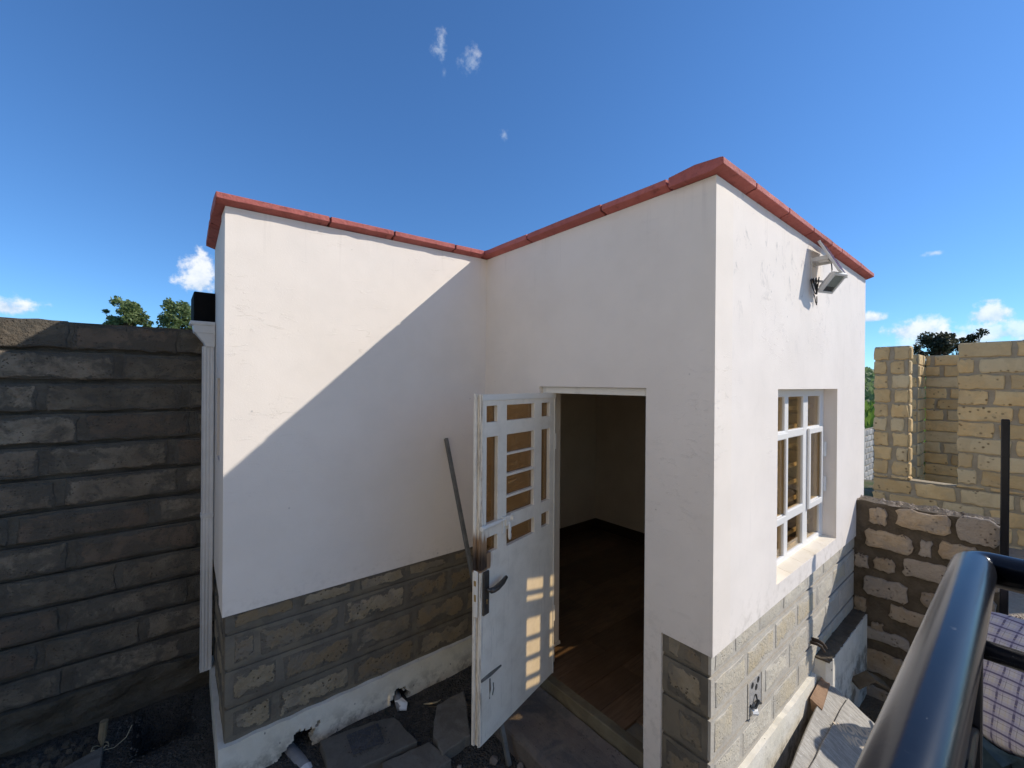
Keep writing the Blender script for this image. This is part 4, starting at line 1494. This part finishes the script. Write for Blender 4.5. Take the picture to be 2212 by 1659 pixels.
for k in range(4):
    a0 = k * .7
    b.tube([(2.600 + .024 * math.cos(a) * (1 + .1 * k), YC - .012 - .006 * k + .01 * math.sin(a + a0), .515 + .042 * math.sin(a)) for a in [q * math.pi / 7 for q in range(15)]], .0028, 5)
b.tube([(2.61, YC - .01, .478), (2.620, YC - .012, .462), (2.640, YC - .010, .44), (2.650, YC - .012, .425), (2.662, YC - .01, .44), (2.652, YC - .012, .47)], .0025, 5)
b.build('cable_coil', 'cable_black', sl)
b = MB()
b.tube([(2.602, YC - .004, .64), (2.592, YC - .003, .60), (2.585, YC - .004, .55)], .0022, 5)
b.build('cable', 'lamp_grey', sl)

# ------------------------------------------------------------------ steel bar leaning on the shaded wall
b = MB()
b.bar((1.203, 1.462, -1.70), (1.262, 2.128, -.318), .020, .020)
tag(b.build('steel_bar', 'steel_bar', bevel=.002), 'long grey square steel bar leaning on the shaded wall behind the open door', 'bar')

# ------------------------------------------------------------------ slabs and litter in the yard
def slab(name, poly, z0, z1, mat, label, cat, seed, group=None, parent=None, jag=.004):
    r = random.Random(seed)
    pts = []
    n = len(poly)
    for i in range(n):
        a, c = Vector(poly[i]), Vector(poly[(i + 1) % n])
        for k in range(5):
            p = a.lerp(c, k / 5)
            pts.append((p.x + r.uniform(-jag, jag), p.y + r.uniform(-jag, jag)))
    o = MB().prism(pts, z0, z1).build(name, mat, parent, bevel=.004)
    return tag(o, label, cat, group) if label else o


SG = 'loose concrete slabs in the yard'
cov = empty('chamber_cover', (.74, 1.9, -1.7), 'grey concrete chamber cover with a dark square inset beside the painted base of the house', 'cover')
slab('cover_slab', [(.575, 2.075), (.80, 2.035), (.90, 1.99), (.925, 1.79), (.55, 1.83)], -1.72, -1.655, 'concrete_slab', None, None, 1, parent=cov)
slab('inset', [(.675, 2.025), (.82, 2.00), (.80, 1.875), (.665, 1.895)], -1.654, -1.651, 'slate_tile', None, None, 2, parent=cov, jag=.001)
slab('concrete_slab', [(.757, 1.795), (.965, 1.765), (1.00, 1.62), (.72, 1.60)], -1.715, -1.665, 'concrete_slab', 'flat concrete slab lying between the chamber cover and the broken slab by the door', 'slab', 3, SG)
slab('concrete_slab', [(1.003, 1.79), (1.10, 1.93), (1.27, 1.93), (1.13, 1.665), (.975, 1.655)], -1.71, -1.655, 'concrete_slab', 'broken angular concrete slab lying behind the free edge of the open door', 'slab', 4, SG)
slab('concrete_slab', [(-.36, 2.62), (-.20, 2.69), (-.19, 2.5), (-.40, 2.45)], -1.715, -1.672, 'concrete_slab', 'flat pale concrete slab by the wooden stake at the foot of the boundary wall', 'slab', 5, SG)
b = MB()
r = random.Random(8)
for k in range(420):
    u, v = r.random(), r.random()
    x = .675 + .15 * u - .01 * v + r.gauss(0, .01)
    y = 2.02 - .14 * v - .02 * u + r.gauss(0, .01)
    if v < .2 * r.random():
        continue
    s = r.uniform(.002, .005)
    a = r.uniform(0, 6.28)
    q = [Vector((x + math.cos(a + j * 2.09) * s, y + math.sin(a + j * 2.09) * s, -1.651)) for j in range(3)] + [Vector((x, y, -1.651 + s))]
    b.add(q, [(0, 1, 3), (1, 2, 3), (2, 0, 3)])
tag(b.build('gravel_crumbs', 'gravel_chip', cov, recalc=False), kind='stuff')

# drain pipe in the broken hole
dpz = empty('drain_pipe', (.5, 2.06, -1.72), 'grey plastic drain pipe coming out of the broken hole at the foot of the house', 'pipe')
b = MB()
b.tube([(.46, 2.20, -1.725), (.478, 2.12, -1.722), (.495, 2.05, -1.728), (.505, 2.00, -1.735)], .036, 18, cap=False)
b.tube([(.46, 2.20, -1.725), (.478, 2.12, -1.722), (.495, 2.05, -1.728), (.505, 2.00, -1.735)], .031, 18, cap=True)
b.build('pipe', 'pvc_grey', dpz, smooth=True)
b = MB()
b.tube([(.498, 2.035, -1.730), (.504, 2.003, -1.735)], .040, 18)
b.build('socket_ring', 'pvc_white', dpz, smooth=False)
b = MB()
b.tube([(.985, 2.17, -1.675), (.975, 2.11, -1.68), (.965, 2.06, -1.69)], .020, 12)
tag(b.build('conduit_pipe', 'pvc_grey', smooth=True), 'short grey conduit end in the small hole near the chamber cover', 'pipe')
b = MB()
b.add([(.955, 2.11, -1.672), (.99, 2.10, -1.664), (1.00, 2.055, -1.668), (.985, 2.035, -1.685), (.955, 2.05, -1.68), (.968, 2.08, -1.655), (.978, 2.06, -1.66),
       (.955, 2.11, -1.68), (.99, 2.10, -1.672), (1.00, 2.055, -1.676), (.985, 2.035, -1.692), (.955, 2.05, -1.688)],
      [(0, 1, 5), (1, 6, 5), (1, 2, 6), (2, 3, 6), (3, 4, 6), (4, 5, 6), (4, 0, 5), (0, 7, 8, 1), (1, 8, 9, 2), (2, 9, 10, 3), (3, 10, 11, 4), (4, 11, 7, 0), (7, 11, 10, 9, 8)])
tag(b.build('plastic_scrap', 'white_upvc', smooth=False), 'small shiny white plastic scrap lying on the gravel by the conduit end', 'scrap')
# stake and twine
b = MB()
b.tube([(-.205, 2.70, -1.75), (-.203, 2.702, -1.64), (-.197, 2.706, -1.572)], [.016, .0155, .015], 9)
tag(b.build('wooden_stake', 'stake_wood', smooth=False), 'short round wooden stake stuck in the ground before the boundary wall', 'stake')
b = MB()
b.tube([(-.21 + .03 * math.cos(a), 2.69 + .02 * math.sin(a), -1.69 + .02 * abs(math.sin(2 * a))) for a in [k * .5 for k in range(14)]], .002, 5)
b.tube([(-.20, 2.68, -1.69), (-.16, 2.66, -1.685), (-.12, 2.67, -1.665), (-.10, 2.69, -1.63)], .0018, 5)
tag(b.build('twine', 'straw'), 'thin pale twine tangled at the foot of the wooden stake', 'string')
for k, (x, y, s, lab) in enumerate(((1.16, 1.52, .024, 'brown stone chip on the gravel under the door, nearest the steel bar'), (1.10, 1.50, .018, 'small flat stone chip on the gravel below the door corner'),
                                    (1.235, 1.42, .018, 'reddish stone chip lying between the steel bar and the step'), (1.02, 1.585, .013, 'pale tiny stone chip just under the door bottom'))):
    r = random.Random(60 + k)
    bm = bmesh.new()
    bmesh.ops.create_icosphere(bm, subdivisions=1, radius=s * S)
    for v in bm.verts:
        v.co = Vector((v.co.x * r.uniform(.8, 1.2), v.co.y * r.uniform(.7, 1.1), v.co.z * r.uniform(.5, .8)))
    me = bpy.data.meshes.new('stone_chip')
    bm.to_mesh(me)
    bm.free()
    me.materials.append(MATS['debris_stone'])
    o = bpy.data.objects.new('stone_chip', me)
    COL.objects.link(o)
    o.location = W(x, y, -1.69)
    tag(o, lab, 'stone', 'stone chips under the door')
b = MB()
b.tube([(1.075, 2.02, -1.692), (1.10, 1.995, -1.688), (1.135, 1.985, -1.69), (1.16, 1.99, -1.692)], [.003, .005, .004, .002], 5)
tag(b.build('dry_leaf', 'straw'), 'curled pale dry leaf on the gravel by the wall', 'leaf')
# clods at the foot of the boundary wall
r = random.Random(77)
b = MB()
for k in range(60):
    x, y = r.uniform(-1.0, -.24), r.uniform(2.70, 2.87)
    s = r.uniform(.008, .03)
    q = [Vector((x + math.cos(j * 1.047) * s * r.uniform(.7, 1.2), y + math.sin(j * 1.047) * s * r.uniform(.7, 1.2), -1.71)) for j in range(6)]
    q2 = [Vector((p.x * .6 + x * .4, p.y * .6 + y * .4, -1.705 + s * r.uniform(.5, 1))) for p in q]
    b.add(q + q2, [(i, (i + 1) % 6, 6 + (i + 1) % 6, 6 + i) for i in range(6)] + [tuple(range(6, 12))])
tag(b.build('earth_clods', 'rock'), 'lumps of dark earth and broken stone along the foot of the boundary wall', 'earth', kind='stuff')

# ------------------------------------------------------------------ plywood sheets by the plinth
def sheet(corners, t):
    q = [Vector(p) for p in corners]
    n_ = (q[1] - q[0]).cross(q[3] - q[0]).normalized()
    if n_.z < 0:
        n_ = -n_
    return q, n_


q, pn = sheet([(2.80, .690, -1.60), (1.60, .600, -1.63), (1.64, .05, -1.935), (2.84, .14, -1.93)], .012)
edge_pts = []
for i in range(4):
    for k in range(8):
        edge_pts.append(q[i].lerp(q[(i + 1) % 4], k / 8) + Vector((RNG.uniform(-.004, .004), RNG.uniform(-.004, .004), 0)))
b = MB()
n = len(edge_pts)
b.add(edge_pts + [p - pn * .014 for p in edge_pts], [tuple(range(n)), tuple(range(n, 2 * n))[::-1]] + [(i, (i + 1) % n, n + (i + 1) % n, n + i) for i in range(n)])
tag(b.build('plywood_sheet', 'plywood_weathered'), 'weathered grey plywood sheet lying under the other sheet against the plinth', 'plywood', 'plywood sheets by the plinth')
def on_plane(pu, pv):
    d = pix_dir(pu, pv)
    return d * (q[0].dot(pn) / d.dot(pn))


q2 = [on_plane(1828, 1512), on_plane(1700, 1742), q[2].lerp(q[3], .12), on_plane(1925, 1608)]
q2 = [p + pn * .003 for p in q2]
edge_pts = []
for i in range(4):
    for k in range(8):
        edge_pts.append(q2[i].lerp(q2[(i + 1) % 4], k / 8) + Vector((RNG.uniform(-.004, .004), RNG.uniform(-.004, .004), 0)))
b = MB()
n = len(edge_pts)
b.add(edge_pts + [p + pn * .012 for p in edge_pts], [tuple(range(n)), tuple(range(n, 2 * n))[::-1]] + [(i, (i + 1) % n, n + (i + 1) % n, n + i) for i in range(n)])
ply2 = b.build('plywood_sheet', 'plywood_weathered')
tag(ply2, 'weathered grey plywood sheet with faded stencilled lettering lying on top of the other sheet', 'plywood', 'plywood sheets by the plinth')
MB().hexa([(2.55, .695, -1.64), (2.82, .705, -1.62), (2.82, .67, -1.64), (2.55, .64, -1.67), (2.55, .700, -1.585), (2.82, .708, -1.565), (2.82, .68, -1.595), (2.55, .65, -1.61)]).build('timber_offcut', 'timber_rust')
tag(bpy.data.objects['timber_offcut'], 'orange brown timber offcut wedged between plywood and the plinth', 'timber')
# stencilled words printed on the sheet, reading away to the right
def on_sheet(pu, pv):
    d = pix_dir(pu, pv)
    o_ = Vector((0, 0, 0))
    return o_ + d * ((q2[0] + pn * .0125 - o_).dot(pn) / d.dot(pn))


for txt, pa_, pb_ in (('WONDER', (1812, 1580), (1868, 1591)), ('WOOD', (1832, 1607), (1876, 1618))):
    A0, A1 = on_sheet(*pa_), on_sheet(*pb_)
    cu = bpy.data.curves.new('lettering', 'FONT')
    cu.body = txt
    cu.size = .056 * S
    cu.offset = .0035
    tmp = bpy.data.objects.new('tmp', cu)
    COL.objects.link(tmp)
    me = bpy.data.meshes.new_from_object(tmp.evaluated_get(bpy.context.evaluated_depsgraph_get()))
    bpy.data.objects.remove(tmp, do_unlink=True)
    me.materials.clear()
    me.materials.append(MATS['stencil_ink'])
    o = bpy.data.objects.new('lettering', me)
    COL.objects.link(o)
    xa = (A1 - A0).normalized()
    ya = pn.cross(xa)
    o.parent = ply2
    o.location = W(*(A0 + pn * .0016)) - wloc(ply2)
    o.rotation_euler = Matrix((xa, ya, pn)).transposed().to_euler()
# warped board and scraps down in the strip
b = MB()
pts = [(3.16, .64, -1.75), (3.22, .58, -1.70), (3.27, .52, -1.74), (3.30, .44, -1.86), (3.30, .36, -1.96)]
vs = []
for p in pts:
    vs += [Vector(p) + Vector((-.02, -.02, 0)), Vector(p) + Vector((.03, .03, .01)), Vector(p) + Vector((.03, .03, -.006)), Vector(p) + Vector((-.02, -.02, -.014))]
b.add(vs, [(4 * i + k, 4 * i + (k + 1) % 4, 4 * i + 4 + (k + 1) % 4, 4 * i + 4 + k) for i in range(4) for k in range(4)] + [(0, 1, 2, 3), (19, 18, 17, 16)])
tag(b.build('warped_board', 'timber_brown', smooth=False), 'warped dark brown board standing in the gap before the rubble wall', 'board')
MB().bar((2.80, .30, -1.83), (3.02, .16, -1.93), .03, .014).build('timber_scrap', 'straw')
tag(bpy.data.objects['timber_scrap'], 'pale splintered timber scrap at the right edge of the plywood', 'timber')

# ------------------------------------------------------------------ unseen main house of the landing, added left of frame to bounce warm light
mh = empty('unseen_main_house', (-2.0, -2.2, -1.7), 'tall cream plastered main house of the steel landing, unseen left of the view, added to bounce warm light', 'building')
b = MB()
b.panel([-5.2, -3.6, -2.7, -.75, -.15, .35, .95, 1.35], [-1.9, -1.10, -.55, .55, 1.0, 2.1, 3.0],
        lambda i, j: not ((i in (1, 5) and j in (2, 4)) or (i == 3 and j in (1, 2))), .16, lambda u, w_, d: (-1.35 - d, u, w_))
b.build('wall', 'main_plaster', mh)
MB().box(-4.2, -1.511, -5.2, 1.35, 2.95, 3.08).build('roof', 'cement_grey', mh)
MB().box(-4.2, -1.511, 1.20, 1.35, -1.9, 2.94).build('wall', 'main_plaster', mh)
MB().box(-4.2, -4.05, -5.2, 1.19, -1.9, 2.94).build('wall', 'main_plaster', mh)
MB().box(-4.04, -1.511, -5.2, -5.05, -1.9, 2.94).build('wall', 'main_plaster', mh)
for (y0, y1) in ((-3.6, -2.7), (.35, .95)):
    for (z0, z1) in ((-.55, .55), (1.0, 2.1)):
        MB().box(-1.45, -1.44, y0, y1, z0, z1).build('window', 'window_glass', mh)
MB().box(-1.45, -1.42, -.75, -.15, -1.10, .55).build('door', 'timber_brown', mh)
MB().box(-1.348, -1.0, -.85, cy_ if False else .06, -1.14, -1.08).build('landing_sill', 'cement_grey', mh)

# ------------------------------------------------------------------ steel landing with railing where the camera stands
rl = empty('stair_railing', (1.03, -.3, -1.08), 'glossy black tubular steel railing of the landing in the near right foreground', 'railing')
ZR, RR = -.295, .0265
cx_, cy_ = 1.040, .057
rc = .022
corner = [(cx_ - rc + rc * math.sin(a), cy_ - rc + rc * math.cos(a), ZR) for a in [k * math.pi / 16 for k in range(9)]]
b = MB()
b.tube([(-.9, cy_, ZR), (.0, cy_, ZR), (.5, cy_, ZR), (.9, cy_, ZR)] + corner + [(cx_, -.3, ZR), (cx_, -1.2, ZR)], RR, 28)
b.build('handrail', 'rail_paint', rl, smooth=True)
ZM = -.428
b = MB()
b.tube([(-.9, cy_, ZM), (cx_ - .011, cy_, ZM)], .0115, 16)
b.build('mid_rail', 'rail_paint', rl, smooth=True)
b = MB()
b.tube([(cx_, cy_ - .011, ZM), (cx_, -1.2, ZM)], .0150, 16)
b.build('mid_rail', 'rail_paint', rl, smooth=True)
for z in (-.56, -.69, -.82, -.95):
    b = MB()
    b.tube([(-.9, cy_, z), (cx_ - .011, cy_, z)], .0085, 10)
    b.build('lower_rail', 'rail_paint', rl, smooth=True)
for (x, y) in ((cx_, cy_), (-.85, cy_), (cx_, -1.15)):
    MB().box(x - .011, x + .011, y - .011, y + .011, -1.08, ZR - .015).build('post', 'rail_paint', rl, bevel=.002)
MB().box(-1.0, cx_ + .03, -1.3, cy_ + .03, -1.14, -1.08).build('landing_plate', 'landing_bounce', rl)
for (x, y) in ((cx_ - .02, cy_ - .02), (-.9, cy_ - .02), (cx_ - .02, -1.2), (-.9, -1.2)):
    MB().box(x - .02, x + .02, y - .02, y + .02, -2.05, -1.14).build('leg', 'rail_paint', rl)


# ------------------------------------------------------------------ person beyond the railing
def skin_obj(name, verts, edges, mat, parent, sub=2, rootv=0):
    """verts: (x,y,z,radius) in metres relative to the parent"""
    me = bpy.data.meshes.new(name)
    me.from_pydata([v[:3] for v in verts], edges, [])
    me.materials.append(MATS[mat])
    o = bpy.data.objects.new(name, me)
    COL.objects.link(o)
    o.parent = parent
    md = o.modifiers.new('skin', 'SKIN')
    md.use_smooth_shade = True
    for i, v in enumerate(verts):
        sv = me.skin_vertices[0].data[i]
        rr = v[3] if isinstance(v[3], tuple) else (v[3], v[3])
        sv.radius = rr
        sv.use_root = (i == rootv)
    sd = o.modifiers.new('subsurf', 'SUBSURF')
    sd.levels = sd.render_levels = sub
    return o


hip = Vector((2.80, .040, -1.40))
pr = empty('person', (2.80, .04, -1.985), 'person in a checked shirt and blue jeans leaning over beyond the black railing', 'person')
H = (W(*hip) - wloc(pr)).z          # hip height above the ground
fw = Vector((.96, -.28, 0)).normalized()     # facing away from the camera, towards the right
lf = Vector((-fw.y, fw.x, 0))                # their left


def pp(f_, l_, z_):
    v = fw * f_ + lf * l_
    return (v.x, v.y, z_)


V, E = [], []


def av(f_, l_, z_, r_, link=None):
    V.append((*pp(f_, l_, z_), r_))
    if link is not None:
        E.append((link, len(V) - 1))
    return len(V) - 1


pel = av(0, 0, H, .11)
sp1 = av(.10, 0, H + .17, .10, pel)
sp2 = av(.24, 0, H + .33, .11, sp1)
nk0 = av(.36, 0, H + .45, .075, sp2)
nk = av(.43, 0, H + .52, .055, nk0)
hd1 = av(.49, 0, H + .57, .085, nk)
hd2 = av(.53, 0, H + .65, .095, hd1)
hd3 = av(.55, 0, H + .73, .075, hd2)
nose = av(.635, 0, H + .60, .016, hd1)
for sgn in (1, -1):
    ear = av(.50, sgn * .095, H + .61, .016, hd2)
    sh = av(.31, sgn * .19, H + .40, .065, sp2)
    if sgn > 0:
        el = av(.42, sgn * .25, H + .16, .046, sh)
        wr = av(.62, sgn * .20, H + .24, .030, el)
        dirf = Vector((.75, -.1, .65)).normalized()
    else:
        el = av(.40, sgn * .24, H + .14, .046, sh)
        wr = av(.62, sgn * .18, H + .10, .030, el)
        dirf = Vector((.95, 0, .1)).normalized()
    px_, pl_, pz_ = .62, sgn * (.20 if sgn > 0 else .18), H + (.24 if sgn > 0 else .10)
    pa = av(px_ + dirf.x * .06, pl_, pz_ + dirf.z * .06, (.036, .018), wr)
    for k in range(4):
        off = (k - 1.5) * .019
        ln = (.075, .088, .082, .064)[k]
        f1 = av(px_ + dirf.x * .10, pl_ + off, pz_ + dirf.z * .10, .0095, pa)
        f2 = av(px_ + dirf.x * (.10 + ln * .55), pl_ + off, pz_ + dirf.z * (.10 + ln * .55) - .008, .0088, f1)
        av(px_ + dirf.x * (.10 + ln), pl_ + off, pz_ + dirf.z * (.10 + ln) - .026, .0075, f2)
    t1_ = av(px_ + dirf.x * .05 + .01, pl_ - sgn * .042, pz_ + dirf.z * .05 + .012, .011, pa)
    av(px_ + dirf.x * .09, pl_ - sgn * .064, pz_ + dirf.z * .09 + .03, .0095, t1_)
    hp = av(.0, sgn * .09, H - .06, .10, pel)
    kn = av(.05, sgn * .10, H - .45, .062, hp)
    an = av(.0, sgn * .10, .09, .040, kn)
    av(.11, sgn * .11, .045, .035, an)
body = skin_obj('body', V, E, 'skin_dark', pr, 2, 0)

V, E = [], []
c0 = av(-.035, 0, H - .22, (.205, .185))
c1 = av(.02, 0, H + .02, (.205, .17), c0)
c2 = av(.11, 0, H + .18, (.205, .17), c1)
c3 = av(.24, 0, H + .33, (.21, .18), c2)
c4 = av(.345, 0, H + .435, (.11, .10), c3)
for sgn in (1, -1):
    s1 = av(.30, sgn * .19, H + .385, .088, c3)
    s2 = av(.36, sgn * .225, H + .27, .076, s1)
    av(.41, sgn * .25, H + .17, .068, s2)
skin_obj('shirt', V, E, 'plaid_cotton', pr, 2, 0)
V, E = [], []
c0 = av(-.01, 0, H - .0, (.175, .15))
for sgn in (1, -1):
    h1 = av(.0, sgn * .085, H - .14, .118, c0)
    k1 = av(.045, sgn * .098, H - .44, .082, h1)
    av(.0, sgn * .10, .10, .062, k1)
skin_obj('jeans', V, E, 'denim', pr, 2, 0)
V, E = [], []
h0 = av(.505, 0, H + .645, .098)
h1 = av(.535, 0, H + .735, .084, h0)
skin_obj('hair', V, E, 'hair_black', pr, 2, 0)
for sgn in (1, -1):
    b = MB(raw=True)
    o_ = wloc(pr)
    b.tube([Vector(pp(-.07, sgn * .105, .05)) + o_, Vector(pp(.0, sgn * .105, .055)) + o_, Vector(pp(.10, sgn * .112, .045)) + o_, Vector(pp(.19, sgn * .118, .035)) + o_],
           [.035, .048, .046, .030], 10)
    b.build('shoe', 'shoe_black', pr, smooth=True)
